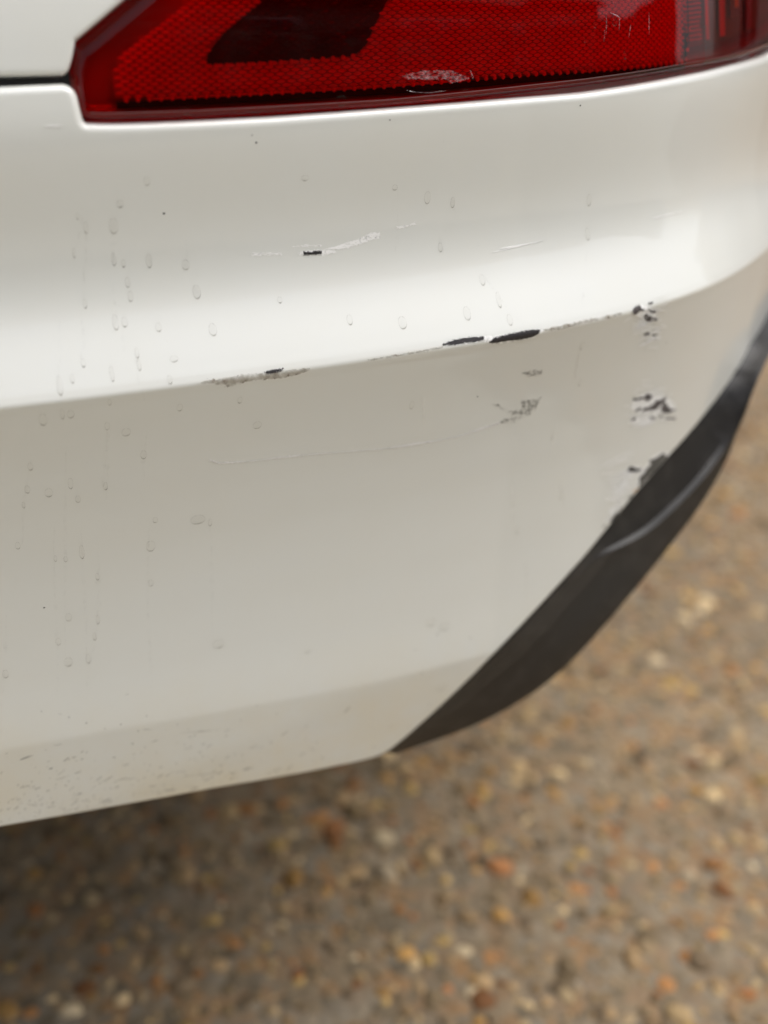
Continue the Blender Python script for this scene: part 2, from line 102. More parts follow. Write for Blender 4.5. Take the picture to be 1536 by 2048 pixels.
TRAILS = [[(0.0515,0.8094),(0.0505,0.8046),(0.049,0.7997),(0.0475,0.7949),(0.046,0.79)],[(0.053,0.8044),(0.0515,0.7945),(0.0505,0.7847),(0.049,0.7751),(0.0475,0.7658)],[(0.066,0.7983),(0.0655,0.7946),(0.0655,0.7908),(0.065,0.7871),(0.0645,0.7834)],[(0.064,0.7737),(0.063,0.7685),(0.0625,0.7633),(0.0615,0.7583),(0.0605,0.7534)],[(0.046,0.7614),(0.045,0.7559),(0.044,0.7506),(0.043,0.7454),(0.042,0.7402)],[(0.065,0.7552),(0.064,0.7509),(0.0635,0.7467),(0.0625,0.7425),(0.0615,0.7383)],[(0.034,0.7581),(0.0325,0.7517),(0.0315,0.7454),(0.0305,0.7392),(0.029,0.733)],[(0.0495,0.7023),(0.0485,0.6919),(0.0475,0.6813),(0.047,0.6707),(0.046,0.6599)],[(0.0105,0.6895),(0.0075,0.6752),(0.0045,0.6609),(0.002,0.6463),(-0.001,0.6317)],[(0.0185,0.6482),(0.016,0.618),(0.013,0.5876),(0.01,0.5567),(0.0065,0.5256)],[(0.029,0.6928),(0.026,0.6586),(0.0225,0.6235),(0.0185,0.5881),(0.0145,0.5522)],[(0.0325,0.6387),(0.031,0.6158),(0.0295,0.5927),(0.0275,0.5695),(0.0255,0.5461)],[(0.04,0.6304),(0.039,0.615),(0.0375,0.5997),(0.0365,0.5843),(0.035,0.5688)],[(0.0355,0.5757),(0.0325,0.564),(0.03,0.5523),(0.027,0.5404),(0.024,0.5287)],[(0.0685,0.6385),(0.067,0.6075),(0.065,0.5763),(0.063,0.5446),(0.0605,0.5126)],[(-0.014,0.5897),(-0.017,0.5687),(-0.0205,0.5476),(-0.024,0.5264),(-0.0275,0.5049)],[(0.0685,0.7419),(0.0685,0.7365),(0.068,0.7311),(0.068,0.7257),(0.0685,0.7184)],[(0.246,0.7788),(0.246,0.7761),(0.2465,0.7734),(0.2465,0.7708),(0.2465,0.7682)],[(0.2525,0.7985),(0.2535,0.7954),(0.254,0.7922),(0.255,0.7891),(0.2555,0.7859)],[(0.2675,0.7583),(0.2725,0.751),(0.278,0.7437),(0.283,0.7364),(0.288,0.729)],[(0.3445,0.76),(0.3415,0.7525),(0.338,0.7452),(0.3345,0.7379),(0.3315,0.7307)],[(0.333,0.7085),(0.334,0.7021),(0.3355,0.6957),(0.3365,0.6893),(0.3375,0.6829)],[(0.3295,0.6519),(0.33,0.6472),(0.331,0.6424),(0.3315,0.6376),(0.3325,0.6329)],[(0.343,0.6079),(0.345,0.6018),(0.347,0.5957),(0.3485,0.5895),(0.3505,0.5834)],[(0.3035,0.6166),(0.3055,0.6059),(0.3075,0.5951),(0.3095,0.5843),(0.3115,0.5734)],[(0.3225,0.5514),(0.323,0.5434),(0.3235,0.5354),(0.324,0.5274),(0.3245,0.5193)],[(0.103,0.6315),(0.103,0.6086),(0.103,0.5857),(0.1025,0.5624),(0.102,0.5389)],[(0.069,0.6957),(0.069,0.6883),(0.0685,0.6809),(0.068,0.6735),(0.0675,0.666)],[(0.0515,0.702),(0.05,0.6908),(0.049,0.6794),(0.0475,0.668),(0.046,0.6565)],[(0.1025,0.7901),(0.102,0.7869),(0.1015,0.7838),(0.101,0.7807),(0.1005,0.7776)],[(0.23,0.6935),(0.2305,0.6882),(0.231,0.6828),(0.2315,0.6775),(0.232,0.6722)],[(0.219,0.8084),(0.219,0.7983),(0.219,0.7882),(0.2185,0.7783),(0.217,0.7687)]]
LENS_SCUFF = [[(0.221,0.863),(0.2345,0.8649),(0.251,0.8641),(0.2545,0.8623),(0.2615,0.8597),(0.25,0.8579),(0.246,0.8601),(0.234,0.8605),(0.224,0.8614)]]
LENS_LINES = [[(0.223,0.8561),(0.228,0.8549),(0.2365,0.8541),(0.246,0.8546)],[(0.2615,0.8638),(0.263,0.8589)],[(0.3555,0.8869),(0.3545,0.8764)],[(0.358,0.8875),(0.3655,0.8847),(0.3645,0.877)],[(0.374,0.8805),(0.372,0.8743)],[(0.3535,0.879),(0.3525,0.873)],[(0.3895,0.8861),(0.389,0.8746)]]
LENS_DROPS = [(0.105,0.8528,2.25,1.5),(0.1865,0.8531,2.75,2.5),(0.258,0.8528,2.0,2.0),(0.351,0.8541,1.0,2.25),(0.3785,0.8548,1.5,2.75),(0.3385,0.8745,0.75,1.5),(0.3615,0.8822,1.75,1.75),(0.3615,0.8909,1.75,2.0),(0.3685,0.8653,1.0,2.25),(0.3465,0.8816,1.0,1.75)]
XC = float(EP(np.array([S_C]))[0, 0])
rng = np.random.default_rng(7); random.seed(7)
LIP_S, LIP_Z = [p[0] for p in LIP], [p[1] for p in LIP]
LOW_S, LOW_Z = [p[0] for p in LOW], [p[1] for p in LOW]
def z_low(s): return np.interp(s, LOW_S, LOW_Z)

# ============================ helpers ============================
def mat(name, base=(.5, .5, .5), rough=.5, metal=0., spec=.5, coat=0., coat_rough=.03, bump=None, noise=None):
    """bump = (scale, strength, distance); noise = (scale, colour 2, contrast low, high)"""
    m = bpy.data.materials.new(name); m.use_nodes = True
    t = m.node_tree; b = t.nodes['Principled BSDF']
    b.inputs['Base Color'].default_value = (*base, 1); b.inputs['Roughness'].default_value = rough; b.inputs['Metallic'].default_value = metal
    b.inputs['Specular IOR Level'].default_value = spec; b.inputs['Coat Weight'].default_value = coat; b.inputs['Coat Roughness'].default_value = coat_rough
    geo = t.nodes.new('ShaderNodeNewGeometry')
    if noise:
        n = t.nodes.new('ShaderNodeTexNoise'); n.inputs['Scale'].default_value = noise[0]; n.inputs['Detail'].default_value = 6
        r = t.nodes.new('ShaderNodeMapRange'); r.inputs['From Min'].default_value = noise[2]; r.inputs['From Max'].default_value = noise[3]
        x = t.nodes.new('ShaderNodeMix'); x.data_type = 'RGBA'; x.inputs['A'].default_value = (*base, 1); x.inputs['B'].default_value = (*noise[1], 1)
        t.links.new(geo.outputs['Position'], n.inputs['Vector']); t.links.new(n.outputs['Fac'], r.inputs['Value'])
        t.links.new(r.outputs[0], x.inputs['Factor']); t.links.new(x.outputs['Result'], b.inputs['Base Color'])
    if bump:
        n2 = t.nodes.new('ShaderNodeTexNoise'); n2.inputs['Scale'].default_value = bump[0]; n2.inputs['Detail'].default_value = 4
        bp = t.nodes.new('ShaderNodeBump'); bp.inputs['Strength'].default_value = bump[1]; bp.inputs['Distance'].default_value = bump[2]
        t.links.new(geo.outputs['Position'], n2.inputs['Vector']); t.links.new(n2.outputs['Fac'], bp.inputs['Height']); t.links.new(bp.outputs[0], b.inputs['Normal'])
    return m

def film(name, tint, gloss_rough=.03, ior=1.45, alpha=0.0, diffuse=(.5, .5, .5), grain=None, gloss=1.0):
    """clear layer: tinted transparency, Fresnel gloss, and `alpha` of a diffuse deposit broken up by grain"""
    m = bpy.data.materials.new(name); m.use_nodes = True; t = m.node_tree; n = t.nodes; n.clear()
    out = n.new('ShaderNodeOutputMaterial'); tr = n.new('ShaderNodeBsdfTransparent'); tr.inputs[0].default_value = (*tint, 1)
    gl = n.new('ShaderNodeBsdfGlossy'); gl.inputs['Roughness'].default_value = gloss_rough
    fr = n.new('ShaderNodeFresnel'); fr.inputs['IOR'].default_value = ior
    mu = n.new('ShaderNodeMath'); mu.operation = 'MULTIPLY'; mu.inputs[1].default_value = gloss; t.links.new(fr.outputs[0], mu.inputs[0])
    mx = n.new('ShaderNodeMixShader'); t.links.new(mu.outputs[0], mx.inputs[0]); t.links.new(tr.outputs[0], mx.inputs[1]); t.links.new(gl.outputs[0], mx.inputs[2])
    last = mx
    if alpha > 0:
        df = n.new('ShaderNodeBsdfDiffuse'); df.inputs[0].default_value = (*diffuse, 1)
        m2 = n.new('ShaderNodeMixShader'); m2.inputs[0].default_value = alpha
        if grain:
            geo = n.new('ShaderNodeNewGeometry'); nz = n.new('ShaderNodeTexNoise'); nz.inputs['Scale'].default_value = grain[0]; nz.inputs['Detail'].default_value = 5
            mr = n.new('ShaderNodeMapRange'); mr.inputs['From Min'].default_value = grain[1]; mr.inputs['From Max'].default_value = grain[2]; mr.inputs['To Max'].default_value = alpha
            t.links.new(geo.outputs['Position'], nz.inputs['Vector']); t.links.new(nz.outputs['Fac'], mr.inputs['Value']); t.links.new(mr.outputs[0], m2.inputs[0])
        t.links.new(mx.outputs[0], m2.inputs[1]); t.links.new(df.outputs[0], m2.inputs[2]); last = m2
    t.links.new(last.outputs[0], out.inputs[0])
    return m

def link(name, me, material, parent=None, smooth=True):
    if material is not None:
        for mm in (material if isinstance(material, (list, tuple)) else [material]): me.materials.append(mm)
    if smooth: me.shade_smooth()
    o = bpy.data.objects.new(name, me); C.objects.link(o)
    if parent: o.parent = parent
    return o
def mesh(name, verts, faces, material, parent=None, smooth=True, merge=None):
    me = bpy.data.meshes.new(name); me.from_pydata([tuple(map(float, v)) for v in verts], [], [tuple(map(int, f)) for f in faces])
    if merge:
        bm = bmesh.new(); bm.from_mesh(me); bmesh.ops.remove_doubles(bm, verts=bm.verts, dist=merge)
        bmesh.ops.dissolve_degenerate(bm, dist=merge * .5, edges=bm.edges); bm.to_mesh(me); bm.free()
    me.update()
    return link(name, me, material, parent, smooth)
def grid(P):
    """(m,n,3) points -> verts, quad faces"""
    m, n = P.shape[:2]; v = P.reshape(-1, 3); f = []
    for i in range(m - 1):
        for j in range(n - 1):
            a = i * n + j; f.append((a, a + n, a + n + 1, a + 1))
    return v, f
def mirrored(v, f):
    w = np.array(v, float).copy(); w[:, 0] = 2 * XC - w[:, 0]; k = len(v)
    return np.concatenate([v, w]), list(f) + [tuple(k + i for i in reversed(q)) for q in f]
def left_copy(o):
    """the same panel on the other side of the car"""
    me = o.data.copy(); me.transform(Matrix.Translation((2 * XC, 0, 0)) @ Matrix.Scale(-1, 4, (1, 0, 0))); me.flip_normals()
    q = bpy.data.objects.new(o.name.split('.')[0], me); C.objects.link(q); return under(q, car)
def box(c, d):
    c, d = np.array(c, float), np.array(d, float) / 2
    v = [c + d * np.array(s) for s in ((-1,-1,-1),(1,-1,-1),(1,1,-1),(-1,1,-1),(-1,-1,1),(1,-1,1),(1,1,1),(-1,1,1))]
    return v, [(0,3,2,1),(4,5,6,7),(0,1,5,4),(1,2,6,5),(2,3,7,6),(3,0,4,7)]
def boxes(name, bs, material, parent=None, bevel=0.0):
    V, F = [], []
    for c, d in bs:
        v, f = box(c, d); k = len(V); V += v; F += [tuple(i + k for i in q) for q in f]
    o = mesh(name, V, F, material, parent, smooth=False)
    if bevel: b = o.modifiers.new('bevel', 'BEVEL'); b.width = bevel; b.segments = 2
    return o
def tag(o, label, cat, group=None):
    o['label'] = label; o['category'] = cat
    if group: o['group'] = group
    return o
def empty(name, loc, label, cat, group=None):
    o = bpy.data.objects.new(name, None); C.objects.link(o); o.location = loc; o.empty_display_size = .2
    return tag(o, label, cat, group)
def normals(s, z, extra=0.0):
    e = 1e-3; a = SP(s + e, z, extra) - SP(s - e, z, extra); b = SP(s, z + e, extra) - SP(s, z - e, extra)
    n = np.cross(a, b); return n / np.linalg.norm(n, axis=-1)[..., None]      # points out of the car
def on_skin(s, z, lift, extra=0.0):
    s = np.asarray(s, float); z = np.asarray(z, float)
    return SP(s, z, extra) + normals(s, z, extra) * lift

# ============================ ground ============================
def ground_material(name, pebbly):
    m = bpy.data.materials.new(name); m.use_nodes = True; t = m.node_tree; b = t.nodes['Principled BSDF']; b.inputs['Roughness'].default_value = .9; b.inputs['Specular IOR Level'].default_value = .25
    geo = t.nodes.new('ShaderNodeNewGeometry')
    n = t.nodes.new('ShaderNodeTexNoise'); n.inputs['Scale'].default_value = 1.6; n.inputs['Detail'].default_value = 5
    cr = t.nodes.new('ShaderNodeValToRGB'); cr.color_ramp.elements[0].color = (.168, .126, .070, 1); cr.color_ramp.elements[1].color = (.30, .22, .12, 1)
    cr.color_ramp.elements[0].position = .35; cr.color_ramp.elements[1].position = .68
    t.links.new(geo.outputs['Position'], n.inputs['Vector']); t.links.new(n.outputs['Fac'], cr.inputs[0])
    v = t.nodes.new('ShaderNodeTexVoronoi'); v.inputs['Scale'].default_value = 62 if pebbly else 110
    t.links.new(geo.outputs['Position'], v.inputs['Vector'])
    c2 = t.nodes.new('ShaderNodeValToRGB'); r = c2.color_ramp; r.elements[0].color = (.10, .085, .065, 1); r.elements[1].color = (.34, .27, .19, 1)
    for p, c in ((.25, (.30, .22, .14, 1)), (.45, (.19, .16, .125, 1)), (.62, (.36, .19, .08, 1)), (.8, (.24, .21, .17, 1))):
        e = r.elements.new(p); e.color = c
    sp = t.nodes.new('ShaderNodeSeparateColor'); t.links.new(v.outputs['Color'], sp.inputs[0]); t.links.new(sp.outputs[0], c2.inputs[0])
    mx = t.nodes.new('ShaderNodeMix'); mx.data_type = 'RGBA'; mx.inputs['Factor'].default_value = .6 if pebbly else .35
    t.links.new(cr.outputs[0], mx.inputs['A']); t.links.new(c2.outputs[0], mx.inputs['B']); t.links.new(mx.outputs['Result'], b.inputs['Base Color'])
    bp = t.nodes.new('ShaderNodeBump'); bp.inputs['Strength'].default_value = .6; bp.inputs['Distance'].default_value = .006; bp.invert = True
    t.links.new(v.outputs['Distance'], bp.inputs['Height']); t.links.new(bp.outputs[0], b.inputs['Normal'])
    return m
gx = np.concatenate([np.linspace(-150, -6, 10), np.linspace(-5, 6, 56), np.linspace(7, 150, 10)]); gy = np.concatenate([np.linspace(-150, -4, 10), np.linspace(-3, 7, 51), np.linspace(8, 150, 10)])
GX, GY = np.meshgrid(gx, gy, indexing='ij')
def ground_z(x, y): return .006 * np.sin(1.7 * x + .6) * np.sin(1.3 * y + 1.1) + .003 * np.sin(5.1 * x + 2.0 * y)
gv, gf = grid(np.stack([GX, GY, ground_z(GX, GY)], -1))
ground = mesh('ground', gv, gf, ground_material('gravel_bed', True)); ground['kind'] = 'structure'

# pale slab added out of view, bouncing light up onto the bumper
bounce_slab = boxes('added_bounce_slab', [((.6, -2.33, -.03), (14, 4.16, .11))], mat('bounce_slab_pale', (.50, .455, .37), rough=.9, noise=(2.5, (.43, .39, .315), .35, .7), bump=(90, .3, .003)), None, .01); bounce_slab['kind'] = 'structure'
PEB = [((.34, .25, .155), 24), ((.25, .20, .138), 26), ((.40, .31, .19), 16), ((.44, .27, .10), 9), ((.37, .185, .075), 8), ((.56, .46, .31), 7), ((.60, .53, .41), 2), ((.17, .135, .10), 16), ((.48, .35, .15), 6), ((.31, .14, .06), 6), ((.31, .275, .225), 5)]
def pebble_mat(name, attr):
    m = bpy.data.materials.new(name); m.use_nodes = True; t = m.node_tree; b = t.nodes['Principled BSDF']; b.inputs['Roughness'].default_value = .7; b.inputs['Specular IOR Level'].default_value = .18
    if attr: a = t.nodes.new('ShaderNodeAttribute'); a.attribute_name = 'tone'; col = a.outputs['Color']
    else: a = t.nodes.new('ShaderNodeObjectInfo'); col = a.outputs['Color']
    geo = t.nodes.new('ShaderNodeNewGeometry'); n = t.nodes.new('ShaderNodeTexNoise'); n.inputs['Scale'].default_value = 190; n.inputs['Detail'].default_value = 3
    mr = t.nodes.new('ShaderNodeMapRange'); mr.inputs['To Min'].default_value = .72; mr.inputs['To Max'].default_value = 1.25
    mul = t.nodes.new('ShaderNodeVectorMath'); mul.operation = 'SCALE'
    t.links.new(geo.outputs['Position'], n.inputs['Vector']); t.links.new(n.outputs['Fac'], mr.inputs['Value'])
    t.links.new(col, mul.inputs[0]); t.links.new(mr.outputs[0], mul.inputs['Scale']); t.links.new(mul.outputs[0], b.inputs['Base Color'])
    return m
def stone_shape(seed):
    r = np.random.default_rng(seed); k = 7; V = []
    for el, rad in ((-.35, .86), (.12, 1.0), (.58, .74)):
        for i in range(k):
            a = 2 * math.pi * (i + r.uniform(-.25, .25)) / k; q = rad * r.uniform(.84, 1.12); V.append((q * math.cos(a), q * math.sin(a), el + r.uniform(-.08, .08)))
    V.append((r.uniform(-.15, .15), r.uniform(-.15, .15), .82))
    F = [(l * k + i, l * k + (i + 1) % k, (l + 1) * k + (i + 1) % k, (l + 1) * k + i) for l in range(2) for i in range(k)] + [(2 * k + i, 2 * k + (i + 1) % k, 3 * k) for i in range(k)]
    return np.array(V), F
SHAPES = [stone_shape(40 + i) for i in range(8)]
# scatter: jittered grid, denser than the stones so that they nest
def scatter():
    out = []
    for x0, x1, y0, y1, step in ((-1.5, 2.6, -.6, 2.2, .0165), (-1.5, 4.0, 2.2, 4.2, .026), (2.6, 4.0, .2, 2.2, .024)):
        X, Y = np.meshgrid(np.arange(x0, x1, step), np.arange(y0, y1, step)); n = X.size
        out.append(np.stack([X.ravel() + rng.uniform(-.55, .55, n) * step, Y.ravel() + rng.uniform(-.55, .55, n) * step, np.full(n, step)], -1))
    return np.concatenate(out)
sc = scatter(); n = len(sc)
srad = np.clip(rng.lognormal(math.log(.0064), .40, n), .0032, .0165) * np.where(sc[:, 2] > .02, 1.35, 1.0)
keep = rng.uniform(size=n) < .80; sc, srad = sc[keep], srad[keep]; n = len(sc)
pk = rng.choice(len(PEB), n, p=np.array([w for _, w in PEB], float) / sum(w for _, w in PEB))
tone = (.80 * np.array([c for c, _ in PEB])[pk] + .12 * np.array([.30, .235, .155])) * np.array([1.08, .965, .78]) * rng.uniform(.55, 1.38, (n, 1)); bright = np.isin(pk, (3, 4, 5, 6, 8)); srad = srad * np.where(bright, 1.12, 1.0)
sz = ground_z(sc[:, 0], sc[:, 1]) - srad * rng.uniform(.0, .32, n); sang = rng.uniform(0, 2 * math.pi, n); sasp = rng.uniform(.62, 1.0, n); sflat = rng.uniform(.45, .8, n); shp = rng.integers(0, 8, n)
# the 300 that show largest: seen size = radius over distance, inside the view, not under the far side of the car
pos = np.stack([sc[:, 0], sc[:, 1], sz], -1); q = pos - CAM_POS; dep = q @ _f; ux, uy = (q @ _r) / dep * CAM_F, (q @ _u) / dep * CAM_F
skirt = np.interp(sc[:, 0], [-1.5, .13, .3, 2], [.0, .02, .2, .2]); inview = (np.abs(ux) < .375) & (uy > -.5) & (uy < np.interp(ux, [-.375, 0, .13, .375], [-.31, -.24, -.13, .15]) - .01)
order = np.argsort(-np.where(inview, srad / dep, 0)); big = order[:300]; rest = np.setdiff1d(np.arange(n), big)
pm_obj, pm_att = pebble_mat('pebble', False), pebble_mat('gravel_stones', True)
sh_me = []
for i, (V, F) in enumerate(SHAPES):
    me = bpy.data.meshes.new('pebble'); me.from_pydata(V.tolist(), [], F); me.materials.append(pm_obj); me.shade_smooth(); sh_me.append(me)
for i in big:
    o = bpy.data.objects.new('pebble', sh_me[shp[i]]); o.location = pos[i]; o.rotation_euler = (0, 0, sang[i]); o.scale = (srad[i], srad[i] * sasp[i], srad[i] * sflat[i]); o.color = (*tone[i], 1); o.parent = ground; C.objects.link(o)
VV, LL, LS, TT = [], [], [], []; off = 0
for k, (V, F) in enumerate(SHAPES):
    ids = rest[shp[rest] == k]; c, s_ = np.cos(sang[ids]), np.sin(sang[ids])
    X = V[None, :, 0] * srad[ids, None]; Y = V[None, :, 1] * (srad * sasp)[ids, None]; Zv = V[None, :, 2] * (srad * sflat)[ids, None]
    P = np.stack([X * c[:, None] - Y * s_[:, None] + pos[ids, 0:1], X * s_[:, None] + Y * c[:, None] + pos[ids, 1:2], Zv + pos[ids, 2:3]], -1)
    VV.append(P.reshape(-1, 3)); loops = np.concatenate([np.array(f) for f in F]); ls = np.array([len(f) for f in F])
    LL.append((loops[None] + (off + np.arange(len(ids)) * len(V))[:, None]).ravel()); LS.append(np.tile(ls, len(ids))); TT.append(np.repeat(tone[ids], len(V), 0)); off += len(ids) * len(V)
VV, LL, LS, TT = np.concatenate(VV), np.concatenate(LL), np.concatenate(LS), np.concatenate(TT)
me = bpy.data.meshes.new('gravel'); me.vertices.add(len(VV)); me.vertices.foreach_set('co', VV.ravel().astype(np.float32)); me.loops.add(len(LL)); me.loops.foreach_set('vertex_index', LL.astype(np.int32))
me.polygons.add(len(LS)); me.polygons.foreach_set('loop_start', np.concatenate([[0], np.cumsum(LS)[:-1]]).astype(np.int32)); me.update(calc_edges=True)
at = me.attributes.new('tone', 'FLOAT_COLOR', 'POINT'); at.data.foreach_set('color', np.concatenate([TT, np.ones((len(TT), 1))], 1).ravel().astype(np.float32))
gravel = link('gravel', me, pm_att, ground); gravel['kind'] = 'stuff'

# ============================ materials of the car ============================
def paint_material():
    m = mat('white_paint', (.765, .770, .728), rough=.38, spec=.5, coat=1.0, coat_rough=.02)
    t = m.node_tree; b = t.nodes['Principled BSDF']; geo = t.nodes.new('ShaderNodeNewGeometry')
    # thin dry dust film, mottled; road film thicker towards the sill
    n1 = t.nodes.new('ShaderNodeTexNoise'); n1.inputs['Scale'].default_value = 9; n1.inputs['Detail'].default_value = 7; n1.inputs['Roughness'].default_value = .65
    n2 = t.nodes.new('ShaderNodeTexNoise'); n2.inputs['Scale'].default_value = 900; n2.inputs['Detail'].default_value = 2
    sx = t.nodes.new('ShaderNodeSeparateXYZ'); t.links.new(geo.outputs['Position'], sx.inputs[0])
    zr = t.nodes.new('ShaderNodeMapRange'); zr.inputs['From Min'].default_value = .53; zr.inputs['From Max'].default_value = .41; zr.inputs['To Min'].default_value = .10; zr.inputs['To Max'].default_value = .95
    t.links.new(sx.outputs['Z'], zr.inputs['Value'])
    for k in (n1, n2): t.links.new(geo.outputs['Position'], k.inputs['Vector'])
    mr = t.nodes.new('ShaderNodeMapRange'); mr.inputs['From Min'].default_value = .3; mr.inputs['From Max'].default_value = .75
    t.links.new(n1.outputs['Fac'], mr.inputs['Value'])
    mu = t.nodes.new('ShaderNodeMath'); mu.operation = 'MULTIPLY'; t.links.new(mr.outputs[0], mu.inputs[0]); t.links.new(zr.outputs[0], mu.inputs[1])
    mr2 = t.nodes.new('ShaderNodeMapRange'); mr2.inputs['From Min'].default_value = .70; mr2.inputs['From Max'].default_value = .78; t.links.new(n2.outputs['Fac'], mr2.inputs['Value'])
    mu2 = t.nodes.new('ShaderNodeMath'); mu2.operation = 'MULTIPLY'; t.links.new(mr2.outputs[0], mu2.inputs[0]); t.links.new(zr.outputs[0], mu2.inputs[1])
    a = t.nodes.new('ShaderNodeMix'); a.data_type = 'RGBA'; a.inputs['A'].default_value = (.765, .770, .728, 1); a.inputs['B'].default_value = (.75, .64, .41, 1); t.links.new(mu.outputs[0], a.inputs['Factor'])
    c = t.nodes.new('ShaderNodeMix'); c.data_type = 'RGBA'; c.inputs['B'].default_value = (.36, .29, .20, 1); t.links.new(a.outputs['Result'], c.inputs['A']); t.links.new(mu2.outputs[0], c.inputs['Factor'])
    t.links.new(c.outputs['Result'], b.inputs['Base Color'])
    rr = t.nodes.new('ShaderNodeMapRange'); rr.inputs['To Min'].default_value = .006; rr.inputs['To Max'].default_value = .05; t.links.new(mu.outputs[0], rr.inputs['Value']); t.links.new(rr.outputs[0], b.inputs['Coat Roughness'])
    # faint orange peel
    n3 = t.nodes.new('ShaderNodeTexNoise'); n3.inputs['Scale'].default_value = 260; t.links.new(geo.outputs['Position'], n3.inputs['Vector'])
    bp = t.nodes.new('ShaderNodeBump'); bp.inputs['Strength'].default_value = .05; bp.inputs['Distance'].default_value = .0005; t.links.new(n3.outputs['Fac'], bp.inputs['Height']); t.links.new(bp.outputs[0], b.inputs['Coat Normal'])
    return m
PAINT = paint_material()
CLADM = mat('textured_black_plastic', (.016, .0138, .0122), rough=.40, spec=.45, bump=(700, .25, .0006), noise=(60, (.032, .028, .025), .48, .75))
BLACK = mat('matt_black', (.012, .012, .012), rough=.7)
UNDER = mat('underbody_black', (.02, .019, .018), rough=.85)
CHIPG = mat('abraded_plastic', (.060, .050, .050), rough=.75, bump=(1400, .8, .0006), noise=(1300, (.20, .175, .165), .46, .66))
CHIPM = mat('exposed_black_plastic', (.016, .013, .015), rough=.55, bump=(1500, .5, .0005), noise=(1200, (.045, .036, .036), .5, .75))
PALEM = mat('scuffed_paint', (.94, .925, .90), rough=.6, bump=(900, .4, .0004))
PALEF = film('feathered_scuff', (1, 1, 1), gloss=.1, alpha=1.0, diffuse=(.95, .94, .915), grain=(420, .12, .46))
SCRAPEM = mat('scraped_grey_plastic', (.13, .125, .11), rough=.8, bump=(900, .9, .0006), noise=(1500, (.055, .05, .045), .42, .62))
PRIMERM = mat('ochre_primer', (.62, .42, .26), rough=.7)
BROWNM = film('brown_scuff_grime', (1, 1, 1), gloss=.15, alpha=.6, diffuse=(.36, .30, .235), grain=(330, .28, .72))
SMUDGEM = film('black_rub_mark', (1, 1, 1), gloss=.2, alpha=.8, diffuse=(.13, .115, .10), grain=(520, .42, .68))
WATERM = film('dried_water_film', (.995, .994, .992), gloss_rough=.1, ior=1.33, gloss=.12)
RIMM = film('water_mark_edge', (.93, .92, .90), gloss=.1, alpha=.38, diffuse=(.20, .17, .14), grain=(700, .25, .7))
TRAILM = film('dust_trail', (1, 1, 1), gloss=.1, alpha=.055, diffuse=(.30, .27, .23), grain=(260, .48, .75))

# ============================ the car ============================
car = empty('car', (XC, 2.2, 0.0), 'white car with scraped rear bumper corner and red tail lamp', 'car')
bpy.context.view_layer.update()
_cinv = Matrix.Translation((-XC, -2.2, 0.0))
def under(o, p):
    """parent keeping world place; all meshes are built in world coordinates"""
    o.parent = p
    o.matrix_parent_inverse = _cinv if p is car else Matrix.Identity(4)
    return o

# ---- bumper skin --------------------------------------------------------------------
def cols(a, b, fine=.0030, dense=()):
    s = list(np.arange(a, b, fine))
    for lo, hi, st in dense: s = [x for x in s if not lo < x < hi] + list(np.arange(lo, hi, st))
    return np.array(sorted(set(round(float(x), 5) for x in s + [b])))
sb = np.concatenate([np.arange(S_C, -.02, .012), cols(-.02, .64, .0030, [(.044, .062, .0004), (.222, .246, .0012)]), np.arange(.65, .921, .012)]); sb[-1] = .92
ztop, zbot = np.interp(sb, LIP_S, LIP_Z), z_low(sb)
zr = np.concatenate([np.arange(.868, .735, -.0028), np.arange(.735, .715, -.0005), np.arange(.715, .515, -.004), np.arange(.515, .480, -.0012), np.arange(.480, .378, -.0035)])
Zg = np.clip(zr[None, :], zbot[:, None], ztop[:, None])
Zg[:, 0] = ztop; Zg[:, -1] = zbot
Pg = SP(np.repeat(sb[:, None], len(zr), 1), Zg)
def turned_edge(P, N, sign, r, depth, steps=6):
    """rolled return along a path P: out in the sheet, then into the car"""
    T = np.gradient(P, axis=0); T /= np.linalg.norm(T, axis=1)[:, None]
    B = np.cross(T, N) * sign; B /= np.linalg.norm(B, axis=1)[:, None]
    rows = [P + B * r * math.sin(a) - N * r * (1 - math.cos(a)) for a in np.linspace(0, math.pi / 2, steps + 1)]
    rows.append(rows[-1] - N * depth)
    return np.stack(rows, 1)
Nt, Nb = normals(sb, ztop - .001), normals(sb, zbot + .001)
top_e = turned_edge(Pg[:, 0], Nt, -1.0, .0042, .030, 8); bot_e = turned_edge(Pg[:, -1], Nb, 1.0, .0016, .014, 4)
allP = np.concatenate([top_e[:, ::-1], Pg[:, 1:-1], bot_e], 1)
v, f = grid(allP); v, f = mirrored(v, f)
bumper = under(mesh('bumper', v, f, PAINT, None, merge=2e-5), car)

# ---- tailgate: above the shut line, bounded by the lamp ------------------------------
def tailgate_low(s): return np.interp(s, [S_C, .02, .0505, .0512, .0535, .056, .0845, .17, .20, .24], [.8742, .8736, .8730, .8738, .8785, .8862, .9050, .961, .977, .987])
st_ = cols(S_C, .24, .006, [(.046, .060, .0006)]); zt = tailgate_low(st_); zt2 = np.linspace(0, 1, 40)
Zt = zt[:, None] + (1.09 - zt[:, None]) * zt2[None] ** 1.3
Pt = SP(np.repeat(st_[:, None], 40, 1), Zt, .002)
edge = turned_edge(Pt[:, 0], normals(st_, zt + .001, .002), 1.0, .0022, .022, 6)
v, f = grid(np.concatenate([edge[:, ::-1], Pt[:, 1:]], 1)); v, f = mirrored(v, [q[::-1] for q in f])
under(mesh('tailgate', v, f, PAINT, None, merge=2e-5), car)

